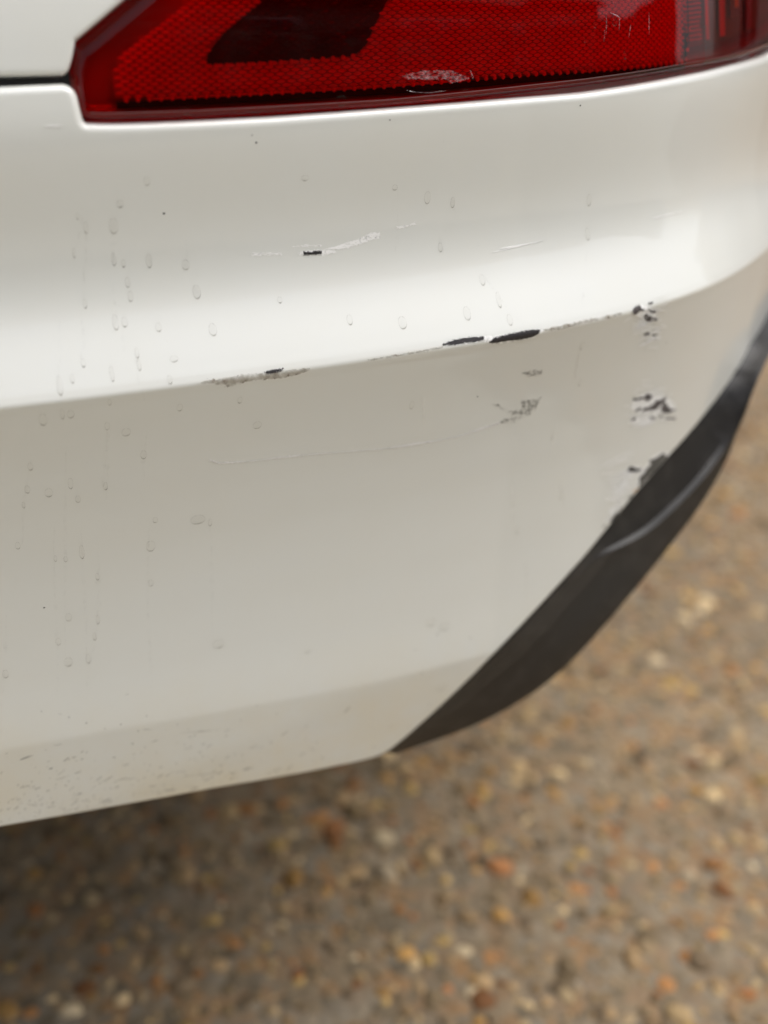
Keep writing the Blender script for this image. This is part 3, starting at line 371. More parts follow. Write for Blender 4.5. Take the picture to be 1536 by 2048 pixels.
# ---- body shell round the rest ----------------------------------------------------------
WY = (1.09, 3.72); WR = .335
def shell(name, s0, s1, n, zlo, zhi, rows, m, extra=.002, mirror=True):
    ss = np.linspace(s0, s1, n); lo = np.array([zlo(x) for x in ss]); hi = np.array([zhi(x) for x in ss]); t = np.linspace(0, 1, rows)
    P = SP(np.repeat(ss[:, None], rows, 1), lo[:, None] + (hi - lo)[:, None] * t, extra); v, f = grid(P)
    o = under(mesh(name, v, f, m), car)
    if mirror: left_copy(o)
    return o
S_F = float(np.interp(-XC, -_ex[8000:], _sg[8000:]))               # front centre line
def side_low(s):
    y = float(EP(np.array([s]))[0, 1]); z = .30
    if s < 1.4 and y < WY[0]: z = .70
    for w in WY:
        if abs(y - w) < .40: z = max(z, .34 + math.sqrt(.40 ** 2 - (y - w) ** 2))
    return z
shell('quarter_panel', .243, .924, 60, lambda s: np.interp(s, [.243, .36, .80, .806, .924], [.992, .9955, .9975, .861, .861]), lambda s: 1.09, 8, PAINT)
shell('side_panel', .928, 4.2, 150, side_low, lambda s: 1.06, 14, PAINT)
shell('front_panel', 4.203, S_F, 40, lambda s: .28, lambda s: .98, 12, PAINT)
GLASS = mat('dark_glass', (.012, .014, .015), rough=.05, coat=.0, spec=.6)
shell('rear_window', S_C, .50, 30, lambda s: 1.094, lambda s: 1.50, 10, GLASS, .004)
shell('side_window', .60, 3.1, 40, lambda s: 1.075, lambda s: 1.49, 10, GLASS, .006)
shell('roof_rail_panel', S_C, 3.1, 80, lambda s: 1.50, lambda s: 1.69, 10, PAINT)
rs = np.linspace(S_C, 3.1, 60); rp = SP(rs, np.full(60, 1.688), .0); rl = rp.copy(); rl[:, 0] = 2 * XC - rl[:, 0]
v, f = grid(np.stack([rp, rl], 1)); under(mesh('roof', v, [q[::-1] for q in f], PAINT), car)
hv = np.array([(XC - .80, 3.0, 1.50), (XC + .80, 3.0, 1.50), (XC + .93, 3.55, 1.05), (XC - .93, 3.55, 1.05), (XC + .93, 4.25, .975), (XC - .93, 4.25, .975)])
under(mesh('windscreen', hv, [(0, 1, 2, 3)], GLASS, smooth=False), car); under(mesh('bonnet', hv, [(3, 2, 4, 5)], PAINT, smooth=False), car)
us = np.concatenate([np.linspace(S_C, .9, 60), np.linspace(.95, S_F, 60)])
up = EP(us) + NIN(us) * np.interp(us, [S_C, .2, .45, .9, 1.0], [.085, .085, .11, .14, .06])[:, None]
uz = np.interp(us, [S_C, .2, .34, .5, .9, 1.0], [.425, .41, .47, .56, .60, .33]); uz2 = np.interp(us, [S_C, .9, 1.0], [.40, .36, .30])
ua = np.concatenate([up, uz[:, None]], 1); ub = np.concatenate([np.stack([np.where(us < .95, up[:, 0] * .55 + XC * .45, XC), np.clip(up[:, 1] + .25, .2, 4.2)], -1), np.minimum(uz2, .36)[:, None]], 1)
v, f = grid(np.stack([ua, ub], 1)); v, f = mirrored(v, f); under(mesh('underbody', v, f, UNDER, smooth=False), car)

# ---- wheels ------------------------------------------------------------------------------
TYRE = mat('tyre_rubber', (.018, .018, .018), rough=.75, bump=(180, .4, .002)); RIM = mat('alloy', (.45, .46, .47), rough=.3, metal=.9)
def lathe(prof, n=48):
    V = [(x, r * math.cos(2 * math.pi * i / n), r * math.sin(2 * math.pi * i / n)) for i in range(n) for x, r in prof]; k = len(prof)
    return np.array(V), [(i * k + j, i * k + j + 1, ((i + 1) % n) * k + j + 1, ((i + 1) % n) * k + j) for i in range(n) for j in range(k - 1)]
for wy in WY:
    for sd in (1, -1):
        wx = XC + sd * .80; W = .11
        v, f = lathe([(-W * .8, .24), (-W, .27), (-W, .31), (-W * .85, .332), (0, WR), (W * .85, .332), (W, .31), (W, .27), (W * .8, .24)]); v = v + np.array([wx, wy, WR])
        wh = under(mesh('wheel', v, f, TYRE), car)
        v, f = lathe([(W * .78, .238), (W * .5, .225), (-W * .6, .22)]); v[:, 0] *= sd; r1 = v + np.array([wx, wy, WR])
        under(mesh('rim', r1, f, RIM), wh)
        for k in range(5):
            a = 2 * math.pi * k / 5; c_, s_ = math.cos(a), math.sin(a); bv, bf = box((W * .55 * sd, 0, .13), (.03, .05, .20)); bv = np.array(bv)
            w = np.stack([bv[:, 0], bv[:, 1] * c_ - bv[:, 2] * s_, bv[:, 1] * s_ + bv[:, 2] * c_], -1) + np.array([wx, wy, WR])
            under(mesh('spoke', w, bf, RIM, smooth=False), wh)
        v, f = lathe([(W * .62, .001), (W * .62, .05), (W * .4, .06)], 20); v[:, 0] *= sd; under(mesh('hub_cap', v + np.array([wx, wy, WR]), f, RIM), wh)

# ---- black lower cladding under the diagonal cut --------------------------------------------
rows = []
for (sa, za, sc_, zc, ec, fr) in CLAD:
    e0 = float(np.interp(sa, [.25, .5], [.0085, .0065]))
    def pt(u, e): return SP(np.array([sa + (sc_ - sa) * u]), np.array([za + (zc - za) * u]), e)[0]
    stp = .0040 * min(1.0, fr / .3); fb = max(fr, .22); em = e0 + (ec - e0) * fb
    bow = .004 * (1 - min(1.0, fr / .3))
    du = .0024 / max(.012, math.hypot(sc_ - sa, zc - za))
    r = [SP(np.array([sa]), np.array([za + .016]), e0 + .004)[0], pt(-.04, e0), pt(.03, e0 - bow * .3), pt(.10, e0 * .9 + ec * .1 - bow), pt(fb * .5 + .03, e0 * .6 + em * .4 - bow), pt(fb - du, em - bow * .6), pt(fb - du * .6, em - stp * .55 - bow * .6), pt(fb, em - stp - bow * .6),
         pt(min(fb + du, fb + .4 * (1 - fb)), em - stp * 1.1 - bow * .5), pt(fb + (1 - fb) * .55, (em - stp * .8) * .45 + ec * .55 - bow * .3), pt(1 - .12 * (1 - fb), ec - .0003), pt(1.0, ec), pt(1.0, ec + .003) + np.array([0, 0, -.0006]), pt(.96, ec + .012)]
    q = pt(.7, ec + .06); q[2] += .03; r.append(q)
    rows.append(r)
K = np.array(rows); tcur = np.linspace(0, 1, len(K)); tt = np.linspace(0, 1, 170)
ksm = np.array([1, 2, 3, 2, 1.]) / 9
for a in range(K.shape[1]):
    for b_ in range(3): K[:-3, a, b_] = np.convolve(np.pad(K[:-3, a, b_], 2, mode='reflect', reflect_type='odd'), ksm, 'valid')
K2 = np.stack([np.stack([np.interp(tt, tcur, K[:, a, b_]) for b_ in range(3)], -1) for a in range(K.shape[1])], 1)
v, f = grid(K2)
clad = under(mesh('lower_cladding', v, f, CLADM, None, merge=1e-5), car)
wr = []
for (sa, za, sc_, zc, ec, fr) in CLAD[2:24]:
    e0 = float(np.interp(sa, [.25, .5], [.0085, .0065])); bow = .004 * (1 - min(1.0, fr / .3))
    wr.append([SP(np.array([sa + (sc_ - sa) * u]), np.array([za + (zc - za) * u]), e0 * (1 - u) + ec * u - bow * b_ - .0006)[0] for u, b_ in ((.05, .5), (.12, 1.0), (.24, 1.0), (.34, .95))])
WR_ = np.array(wr); v, f = grid(WR_)
under(mesh('wear_mark', v, f, film('grey_abrasion', (1, 1, 1), gloss=.0, alpha=.34, diffuse=(.16, .145, .125), grain=(1100, .38, .72))), clad)
em_ = clad.modifiers.new('edge', 'EDGE_SPLIT'); em_.split_angle = math.radians(28)
em2 = left_copy(clad).modifiers.new('edge', 'EDGE_SPLIT'); em2.split_angle = math.radians(28)

# ---- tail lamp -----------------------------------------------------------------------------
LENS = film('red_lens', (.98, .012, .018), gloss_rough=.015, ior=1.40)
LENSW = film('lens_scuff_white', (1, 1, 1), gloss=.3, alpha=.34, diffuse=(.75, .55, .56), grain=(500, .35, .68))
REFM = mat('red_reflector', (1.0, .045, .045), rough=.28, metal=.0, spec=.9); REFP_M = mat('reflector_backing', (.55, .012, .012), rough=.4)
DARKM = mat('smoked_reflector', (.045, .006, .006), rough=.3, metal=.3)
HOUS = mat('lamp_housing_red', (.50, .025, .025), rough=.3, metal=.2); RIBM = mat('amber_brown_ribbed_plastic', (.26, .13, .09), rough=.35); RIBR = mat('red_rib', (.85, .10, .07), rough=.25)
AMB = mat('amber_reflection', (.95, .42, .05), rough=.2); SILV = mat('silver_patch', (.75, .68, .68), rough=.25, metal=.8)
lo_s, lo_z = zip(*LAMP_LO); hi_s, hi_z = zip(*LAMP_HI)
outl = np.array([(s, z) for s, z in LAMP_LO] + [(s, z) for s, z in reversed(LAMP_HI)])
def poly_dist(P, poly):
    P = np.asarray(P, float); d = np.full(P.shape[:-1], 1e9)
    for a, b in zip(poly, np.roll(poly, -1, 0)):
        ab = b - a; t = np.clip(((P - a) @ ab) / max(ab @ ab, 1e-12), 0, 1); d = np.minimum(d, np.linalg.norm(P - a - t[..., None] * ab, axis=-1))
    return d
def inside(P, poly):
    x, y = P[..., 0], P[..., 1]; r = np.zeros(x.shape, bool)
    for (x1, y1), (x2, y2) in zip(poly, np.roll(poly, -1, 0)):
        c = ((y1 > y) != (y2 > y)) & (x < (x2 - x1) * (y - y1) / (y2 - y1 + 1e-15) + x1); r ^= c
    return r
def lamp_sheet(extra_fn, s0=None, s1=.80, inset=0.0, rows=70):
    a = lo_s[0] + inset if s0 is None else s0
    ss = np.concatenate([a + np.array([0, .0004, .0009, .0016, .0025, .0036, .005, .007]), np.arange(a + .009, s1, .004)])
    lo = np.interp(ss, lo_s, lo_z) + inset; hi = np.maximum(np.interp(ss, hi_s, hi_z) - inset, lo + 1e-4)
    t = .5 - .5 * np.cos(np.pi * np.linspace(0, 1, rows)); Z = lo[:, None] + (hi - lo)[:, None] * t; S = np.repeat(ss[:, None], rows, 1)
    return grid(SP(S, Z, extra_fn(S, Z)))
def lens_extra(S, Z):
    d = np.clip(poly_dist(np.stack([S, Z], -1), outl) / .0060, 0, 1)
    return 1 * .0005 + .0120 * (1 - np.sqrt(np.clip(1 - (1 - d) ** 2, 0, 1)))
lamp_h = under(mesh('tail_lamp', *lamp_sheet(lambda S, Z: .0235 - .006 * np.clip(poly_dist(np.stack([S, Z], -1), outl) < .0045, 0, 1), inset=.0002), HOUS), car)
lamp_h['label'] = 'red tail lamp housing behind the glossy lens'
SMOKE = film('smoked_clear_lens', (.72, .24, .20), gloss_rough=.015, ior=1.42)
lens = under(mesh('lens', *lamp_sheet(lens_extra), [LENS, SMOKE]), lamp_h)
lens.data.polygons.foreach_set('material_index', [int(p.center[0] > SP(np.array([SIDE_S]), np.array([.88]))[0, 0]) for p in lens.data.polygons])
ll_ = left_copy(lamp_h); l2 = left_copy(lens); under(l2, ll_)
# outlines, and ribbon for the shade strip below the honeycomb
REFP = np.array(REFL); DKP = np.array(DARKWIN)
def ribbon(path, w, extra_a, extra_b):
    p = np.array(path); t = np.gradient(p, axis=0); t /= np.linalg.norm(t, axis=1)[:, None] + 1e-9; nrm = np.stack([-t[:, 1], t[:, 0]], -1)
    a, b = p + nrm * w, p - nrm * w
    return grid(np.stack([SP(a[:, 0], a[:, 1], extra_a), SP(p[:, 0], p[:, 1], extra_b), SP(b[:, 0], b[:, 1], extra_a)], 1))
def dens(path, n):
    p = np.array(path, float); d = np.r_[0, np.cumsum(np.hypot(*np.diff(p, axis=0).T))]; t = np.linspace(0, d[-1], n); return np.stack([np.interp(t, d, p[:, 0]), np.interp(t, d, p[:, 1])], -1)
bot_path = dens(np.array(REFL[-6:] + REFL[:1])[:], 80); bot_path[:, 1] -= .0016
under(mesh('shade_gap_strip', *ribbon(bot_path, .0017, .0150, .0146), BLACK), lamp_h)  # black strip standing in for the shaded gap below the honeycomb
# reflector backing + cells
def fill_panel(name, poly, extra, m, parent, st=.003):
    s0, z0 = poly.min(0); s1, z1 = poly.max(0); S, Zz = np.meshgrid(np.arange(s0, s1 + st, st), np.arange(z0, z1 + st, st), indexing='ij')
    ok = inside(np.stack([S[:-1, :-1] + st / 2, Zz[:-1, :-1] + st / 2], -1), poly); P = SP(S, Zz, extra); n_ = S.shape[1]
    F = [(i * n_ + j, (i + 1) * n_ + j, (i + 1) * n_ + j + 1, i * n_ + j + 1) for i, j in zip(*np.where(ok))]
    used = sorted({k for q in F for k in q}); ix = {k: a for a, k in enumerate(used)}; pv = P.reshape(-1, 3)
    return under(mesh(name, pv[used], [tuple(ix[k] for k in q) for q in F], m), parent)
fill_panel('reflector_panel', REFP, .0172, REFP_M, lamp_h)
fill_panel('smoked_panel', DKP, 0.0163, DARKM, lamp_h, st=.0006)
CW, CH = .0057, .00172
cells = {0: ([], []), 1: ([], [])}
i0, i1 = REFP.min(0), REFP.max(0)
for r_ in range(int((i1[1] - i0[1]) / CH) + 1):
    z = i0[1] + r_ * CH; ss = np.arange(i0[0] + (CW / 2 if r_ % 2 else 0), i1[0], CW); pts = np.stack([ss, np.full(len(ss), z)], -1)
    ok, dk = inside(pts, REFP), inside(pts, DKP); nd = poly_dist(pts, DKP); ok &= ~(dk & (nd < .0024))
    for s, o_, d_ in zip(ss, ok, dk):
        if not o_: continue
        V, F = cells[1 if d_ else 0]; k = len(V); ex = .0165 - (.0006 if d_ else 0.0); w_, h_ = CW * .46, CH * .80; up_ = .0017 if not d_ else .0007; j = random.uniform(-.0009, .0009)
        loc = [(s - w_, z, ex), (s - w_ * .35, z - h_ * .7, ex), (s + w_ * .35, z - h_ * .7, ex), (s + w_, z, ex), (s + w_ * .35, z + h_ * .7, ex), (s - w_ * .35, z + h_ * .7, ex), (s + j, z + h_ * random.uniform(-.1, .5), ex - up_ * random.uniform(.7, 1.2))]
        V += loc; F += [(k + a, k + (a + 1) % 6, k + 6) for a in range(6)]
for key, nm, m in ((0, 'reflector_cells', REFM), (1, 'smoked_reflector_cells', DARKM)):
    V = np.array(cells[key][0]); o = under(mesh(nm, SP(V[:, 0], V[:, 1], V[:, 2]), cells[key][1], m, smooth=False), lamp_h); o['kind'] = 'stuff'
# sparkle of the cell edges, built as bright red dots
def sparkle_dots(name, path, pitch, rad, extra):
    p = dens(path, 400); d = np.r_[0, np.cumsum(np.hypot(*np.diff(p, axis=0).T))]; V, F = [], []
    for t in np.arange(0, d[-1], pitch):
        s, z = np.interp(t, d, p[:, 0]), np.interp(t, d, p[:, 1]); c0 = SP(np.array([s]), np.array([z]), extra)[0]; nn = normals(np.array([s]), np.array([z]))[0]
        tx = np.cross(np.array([0, 0, 1.]), nn); tx /= np.linalg.norm(tx); ty = np.cross(nn, tx); k = len(V)
        for el in (0, .7):
            for a in range(8): V.append(c0 + rad * (math.cos(el) * (math.cos(a * math.pi / 4) * tx + math.sin(a * math.pi / 4) * ty) + math.sin(el) * nn))
        V.append(c0 + rad * nn); F += [(k + a, k + (a + 1) % 8, k + 8 + (a + 1) % 8, k + 8 + a) for a in range(8)] + [(k + 8 + a, k + 8 + (a + 1) % 8, k + 16) for a in range(8)]
    o = under(mesh(name, V, F, SPARKLE), lamp_h); o['kind'] = 'stuff'; return o
SPARKLE = mat('sparkle_red', (1.0, .16, .12), rough=.12, metal=.0, spec=1.0)
bp_ = bot_path.copy(); bp_[:, 1] += .0024; sparkle_dots('edge_sparkles', bp_, .0057, .0013, .0138)
sparkle_dots('window_sparkles', DARKWIN[7:12], .0057, .0014, .0140)
# ribbed side section round the corner
ss = np.arange(SIDE_S, .795, .006); zl = np.interp(ss, lo_s, lo_z) + .010; zh = np.full(len(ss), .975)
v, f = grid(SP(np.repeat(ss[:, None], 12, 1), zl[:, None] + (zh - zl)[:, None] * np.linspace(0, 1, 12), .017)); under(mesh('side_section', v, f, RIBM), lamp_h)
z = .866
while z < .97:
    ribs = np.arange(SIDE_S + .001, SIDE_S + (.024 if int(z * 1e4) % 3 else .019), .003); zz = np.full(len(ribs), z)
    v, f = grid(np.stack([SP(ribs, zz - .0005, .0168), SP(ribs, zz - .0003, .0150), SP(ribs, zz + .0003, .0150), SP(ribs, zz + .0005, .0168)], 1)); under(mesh('rib', v, f, RIBR, smooth=False), lamp_h); z += .00245
for sA, sB, ex, m, nm in ((SIDE_S - .0004, SIDE_S + .0010, .0125, BLACK, 'divider'), (SIDE_S + .026, SIDE_S + .031, .0145, REFM, 'red_bar'), (SIDE_S + .047, SIDE_S + .056, .0150, REFM, 'red_bar'), (SIDE_S + .066, SIDE_S + .088, .0155, SILV, 'silver_patch'), (SIDE_S + .094, SIDE_S + .106, .015, HOUS, 'red_bar')):
    a = np.array([sA, sB]); zs_ = np.linspace(.865 if nm != 'silver_patch' else .874, .965, 14); v, f = grid(SP(np.repeat(a[:, None], 14, 1), np.repeat(zs_[None], 2, 0), ex)); under(mesh(nm, v, f, m), lamp_h)  # the silver patch paints a reflection in the lens
a = np.array([SIDE_S + .0705, SIDE_S + .0765]); zs_ = np.linspace(.880, .93, 8); v, f = grid(SP(np.repeat(a[:, None], 8, 1), np.repeat(zs_[None], 2, 0), .0140)); under(mesh('amber_reflection', v, f, AMB), lamp_h)  # amber part of the same lens reflection, painted as a patch
ns = np.arange(.06, .79, .006); nz = np.interp(ns, lo_s, lo_z)
v, f = grid(np.stack([SP(ns, nz + .0052, .0008), SP(ns, nz + .0055, .0001), SP(ns, nz + .0058, .0002)], 1)); under(mesh('lens_rim_highlight', v, f, film('rim_highlight_pink', (.8, .10, .10), gloss_rough=.2, ior=1.5, alpha=.28, diffuse=(.75, .35, .36))), lamp_h)  # thin raised line, its pink a highlight put into the colour

# ============================ marks on the paint and the lens ============================
def patch(name, poly, m, lift, parent, cell=.00030, rag=.0003, fill=1.0, extra=0.0, seed=0, clip=True, grow=0.0, comb=0.0):
    """ragged flake that follows the skin, cut on a fine cell grid"""
    poly = np.array(poly); r = np.random.default_rng(seed); s0, z0 = poly.min(0) - rag; s1, z1 = poly.max(0) + rag
    S, Zz = np.meshgrid(np.arange(s0, s1 + cell, cell), np.arange(z0, z1 + cell, cell), indexing='ij'); ctr = np.stack([S[:-1, :-1] + cell / 2, Zz[:-1, :-1] + cell / 2], -1)
    g = r.normal(size=ctr.shape[:2]); gs = (g + np.roll(g, 1, 0) + np.roll(g, -1, 0) + np.roll(g, 2, 0) + np.roll(g, -2, 0) + .6 * np.roll(g, 1, 1)) / 2.3
    sd = np.where(inside(ctr, poly), 1, -1) * poly_dist(ctr, poly); ok = sd + grow + gs * rag * .5 + comb * np.sin(2 * math.pi * (ctr[..., 0] + .4 * ctr[..., 1]) / .0010 + 1.5 * gs) > 0
    if fill < 1: ok &= gs < np.quantile(gs, fill)
    if clip: ok &= ctr[..., 1] > z_low(ctr[..., 0]) + cell * .6
    if not ok.any(): return None
    P = on_skin(S, Zz, lift, extra); n_ = S.shape[1]; F = [(i * n_ + j, (i + 1) * n_ + j, (i + 1) * n_ + j + 1, i * n_ + j + 1) for i, j in zip(*np.where(ok))]
    used = sorted({k for q in F for k in q}); ix = {k: a for a, k in enumerate(used)}; pv = P.reshape(-1, 3)
    return under(mesh(name, pv[used], [tuple(ix[k] for k in q) for q in F], m), parent)
def strip(name, pts, half, m, lift, parent, extra=0.0, n=14, taper=True, wob=.25, seed=0, ridge=0.0):
    r = np.random.default_rng(seed); p = dens(pts, n); t = np.gradient(p, axis=0); t /= np.linalg.norm(t, axis=1)[:, None] + 1e-9; nr = np.stack([-t[:, 1], t[:, 0]], -1)
    w = half * (np.sin(np.linspace(.12, math.pi - .05, n)) ** .6 if taper else 1.0) * (1 + wob * r.normal(size=n)); a, b = p + nr * w[:, None], p - nr * w[:, None]
    v, f = grid(np.stack([on_skin(a[:, 0], a[:, 1], lift, extra), on_skin(p[:, 0], p[:, 1], lift * 1.3 + ridge, extra), on_skin(b[:, 0], b[:, 1], lift, extra)], 1)); return under(mesh(name, v, f, m), parent)
sd_ = 0
for key, nm, m, lift, kw in (('pale', 'scuff', PALEF, .00010, dict(fill=.88, rag=.0007)), ('brown', 'grime_scuff', BROWNM, .00016, dict(rag=.0005)), ('smudge', 'rub_mark', SMUDGEM, .00016, dict(fill=.85, rag=.0012)), ('scrape', 'scrape', SCRAPEM, .00024, dict(rag=.00035)), ('primer', 'primer_spot', PRIMERM, .00026, dict()), ('chip_grey', 'paint_chip', CHIPG, .00030, dict(rag=.0005, grow=.00012)), ('paint_chip', 'paint_chip', CHIPM, .00032, dict(rag=.0003, grow=.00016, comb=.00028))):
    for poly in PATCH[key]: sd_ += 1; patch(nm, poly, m, lift, bumper, seed=sd_, **kw)
for k, (s0, z0, w, h, cnt) in enumerate(FANS):
    fr_ = np.random.default_rng(900 + k)
    for i in range(cnt):
        s = s0 + fr_.normal(0, .42) * w / 1000; z = z0 + fr_.uniform(-1, 1) * h / 1000; ln = fr_.uniform(.0015, .0055); sl = fr_.normal(.10, .12) + (.25 if k > 3 and fr_.uniform() < .3 else 0)
        if z - abs(sl) * ln < z_low(s + ln) + .0006: continue
        strip('scratch', [(s - ln, z - sl * ln), (s, z + fr_.normal(0, .0002)), (s + ln, z + sl * ln)], fr_.uniform(.00010, .00026), PALEM if fr_.uniform() < .86 else SMUDGEM, .00008, bumper, n=6, seed=i, ridge=fr_.uniform(.00008, .00028))
for i, (pts, w) in enumerate(LINES):
    if w <= .2: strip('scratch', pts, w / 1000 * 2.0, PALEM, .00010, bumper, n=10, seed=i, ridge=.00016)
    else:
        p_ = dens(pts, 60); tt_ = np.gradient(p_, axis=0); tt_ /= np.linalg.norm(tt_, axis=1)[:, None]; nn_ = np.stack([-tt_[:, 1], tt_[:, 0]], -1)
        wv = (w / 1000 * (1.0 + .5 * np.sin(np.linspace(0, 9, 60))))[:, None]; ring = np.concatenate([p_ + nn_ * wv, (p_ - nn_ * wv)[::-1]])
        patch('scuff', ring, PALEM, .00010, bumper, fill=.78, rag=.0004, seed=700 + i); patch('rub_mark', ring - np.array([0, .00025]), SMUDGEM, .00016, bumper, fill=.14, rag=.0006, seed=740 + i)
        strip('scratch', pts, .00016, PALEM, .00012, bumper, n=40, seed=i, ridge=.00012, wob=.6)

for i, (s, z, r_) in enumerate(DOTS):
    a = np.linspace(0, 2 * math.pi, 8, endpoint=False); r_ *= 1.35; S, Zz = s + r_ / 1000 * np.cos(a), z + r_ / 1000 * np.sin(a) * .8
    v = np.concatenate([on_skin(S, Zz, .00012), on_skin(np.array([s]), np.array([z]), .0003)]); under(mesh('tar_speck', v, [(k, (k + 1) % 8, 8) for k in range(8)], CHIPM), bumper)
for i, d in enumerate(DASH): strip('stone_chip', d, .00025, BROWNM if i % 3 else CHIPM, .00016, bumper, n=6, seed=100 + i)
# road grime flung up along the sill: too fine to pick apart
gV, gF = [], []
for k in range(420):
    s = S_C * .35 + abs(rng.normal(0, .13)); z = z_low(s) + abs(rng.normal(0, .028)) + .002
    if z > .52: continue
    ln, wd, an = rng.uniform(.0003, .0030) * (1 if rng.uniform() < .3 else .3), rng.uniform(.00012, .00030), rng.normal(.35, .25)
    a = np.array([(-1, -1), (1, -1), (1, 1), (-1, 1)]) * np.array([ln, wd]); c_, s_ = math.cos(an), math.sin(an)
    P = on_skin(s + a[:, 0] * c_ - a[:, 1] * s_, z + a[:, 0] * s_ + a[:, 1] * c_, .00013); b0 = len(gV); gV += list(P); gF.append((b0, b0 + 1, b0 + 2, b0 + 3))
gr_ = under(mesh('road_grime', gV, gF, film('grime_speck', (1, 1, 1), gloss=.1, alpha=.55, diffuse=(.22, .16, .10))), bumper); gr_['kind'] = 'stuff'
def drop(s, z, rx, rz, parent, extra, seed, lift=.00012):
    r = np.random.default_rng(seed); K_ = 20; a = np.linspace(0, 2 * math.pi, K_, endpoint=False); jit = 1 + .07 * np.sin(a * 2 + r.uniform(0, 6)) + .05 * np.sin(a * 3 + r.uniform(0, 6)); egg = np.where(np.sin(a) > 0, 1 - .28 * np.sin(a), 1.0)
    V = []
    for fr, h in ((1.0, 0.0), (.82, .55), (.5, .88)): V.append(on_skin(s + rx * fr * jit * egg * np.cos(a), z + rz * fr * jit * np.sin(a), lift + min(rx, rz) * .16 * h, extra))
    V.append(on_skin(np.array([s]), np.array([z]), lift + min(rx, rz) * .16, extra)); V = np.concatenate(V)
    F = [(l * K_ + i, l * K_ + (i + 1) % K_, (l + 1) * K_ + (i + 1) % K_, (l + 1) * K_ + i) for l in range(2) for i in range(K_)] + [(2 * K_ + i, 2 * K_ + (i + 1) % K_, 3 * K_) for i in range(K_)]
    o = mesh('water_spot', V, F, [WATERM, RIMM]); o.data.polygons.foreach_set('material_index', [0] * len(F))
    # dirt that dried in a crescent along the lower rim
    st = r.uniform(-.2, .2); aa = np.linspace(math.pi * .55, math.pi * 2.45, 26); wd = .00007 + .00030 * np.clip(-np.sin(aa + st), 0, 1) ** 2.5
    A = on_skin(s + (rx + .0000) * np.cos(aa), z + rz * np.sin(aa) * 1.03, lift + .00006, extra); B = on_skin(s + (rx - wd) * np.cos(aa), z + (rz - wd * 1.6) * np.sin(aa), lift + .0001, extra)
    v, f = grid(np.stack([A, B], 1)); bm = bmesh.new(); bm.from_mesh(o.data); vs_ = [bm.verts.new(p) for p in v]
    for q in f:
        fc = bm.faces.new([vs_[k] for k in q]); fc.material_index = 1; fc.smooth = True
    bm.to_mesh(o.data); bm.free()
    return under(o, parent)
for i, (s, z, rx, rz) in enumerate(DROPS): drop(s, z, rx / 1000, rz / 1000, bumper, 0.0, i)
for i, t_ in enumerate(TRAILS): 
    q_ = dens(t_, 16); q_[:, 0] += .0007 * np.sin(np.linspace(0, 3 + i % 5, 16) + i) + np.random.default_rng(i).normal(0, .00018, 16)
    strip('water_trail', q_, .0008, TRAILM, .00008, bumper, n=18, wob=.5, seed=300 + i)
for poly in LENS_SCUFF: patch('lens_scuff', poly, LENSW, .0004, lamp_h, fill=.8, extra=.0005, clip=False, seed=77)
for i, l in enumerate(LENS_LINES): strip('lens_scratch', l, .00028, LENSW, .0004, lamp_h, extra=.0005, seed=400 + i)
for i, (s, z, rx, rz) in enumerate(LENS_DROPS): drop(s, z, rx / 1000, rz / 1000, lamp_h, .0006, 500 + i, lift=.0004)

# ============================ unseen houses, placed and shaped for their reflection in the paint ============================
def brick_material(name, base, mortar):
    m = bpy.data.materials.new(name); m.use_nodes = True; t = m.node_tree; b = t.nodes['Principled BSDF']; b.inputs['Roughness'].default_value = .85
    tc = t.nodes.new('ShaderNodeTexCoord'); mp = t.nodes.new('ShaderNodeMapping'); mp.inputs['Rotation'].default_value = (math.radians(90), 0, 0)
    br = t.nodes.new('ShaderNodeTexBrick'); br.inputs['Scale'].default_value = 4.4; br.inputs['Color1'].default_value = (*base, 1); br.inputs['Color2'].default_value = (base[0] * .75, base[1] * .72, base[2] * .7, 1); br.inputs['Mortar'].default_value = (*mortar, 1)
    t.links.new(tc.outputs['Object'], mp.inputs[0]); t.links.new(mp.outputs[0], br.inputs['Vector']); t.links.new(br.outputs[0], b.inputs['Base Color']); return m
WALLM = [brick_material('red_brick', (.36, .20, .13), (.42, .39, .34)), mat('cream_render', (.56, .52, .45), rough=.9, noise=(1.2, (.48, .45, .39), .35, .7), bump=(60, .3, .004))]
ROOFM = mat('brown_roof_tiles', (.17, .11, .085), rough=.85, noise=(3, (.11, .08, .065), .4, .65), bump=(14, .6, .03)); FRM = mat('white_window_frame', (.78, .78, .76), rough=.4); DOORM = mat('dark_green_door', (.03, .07, .05), rough=.4)
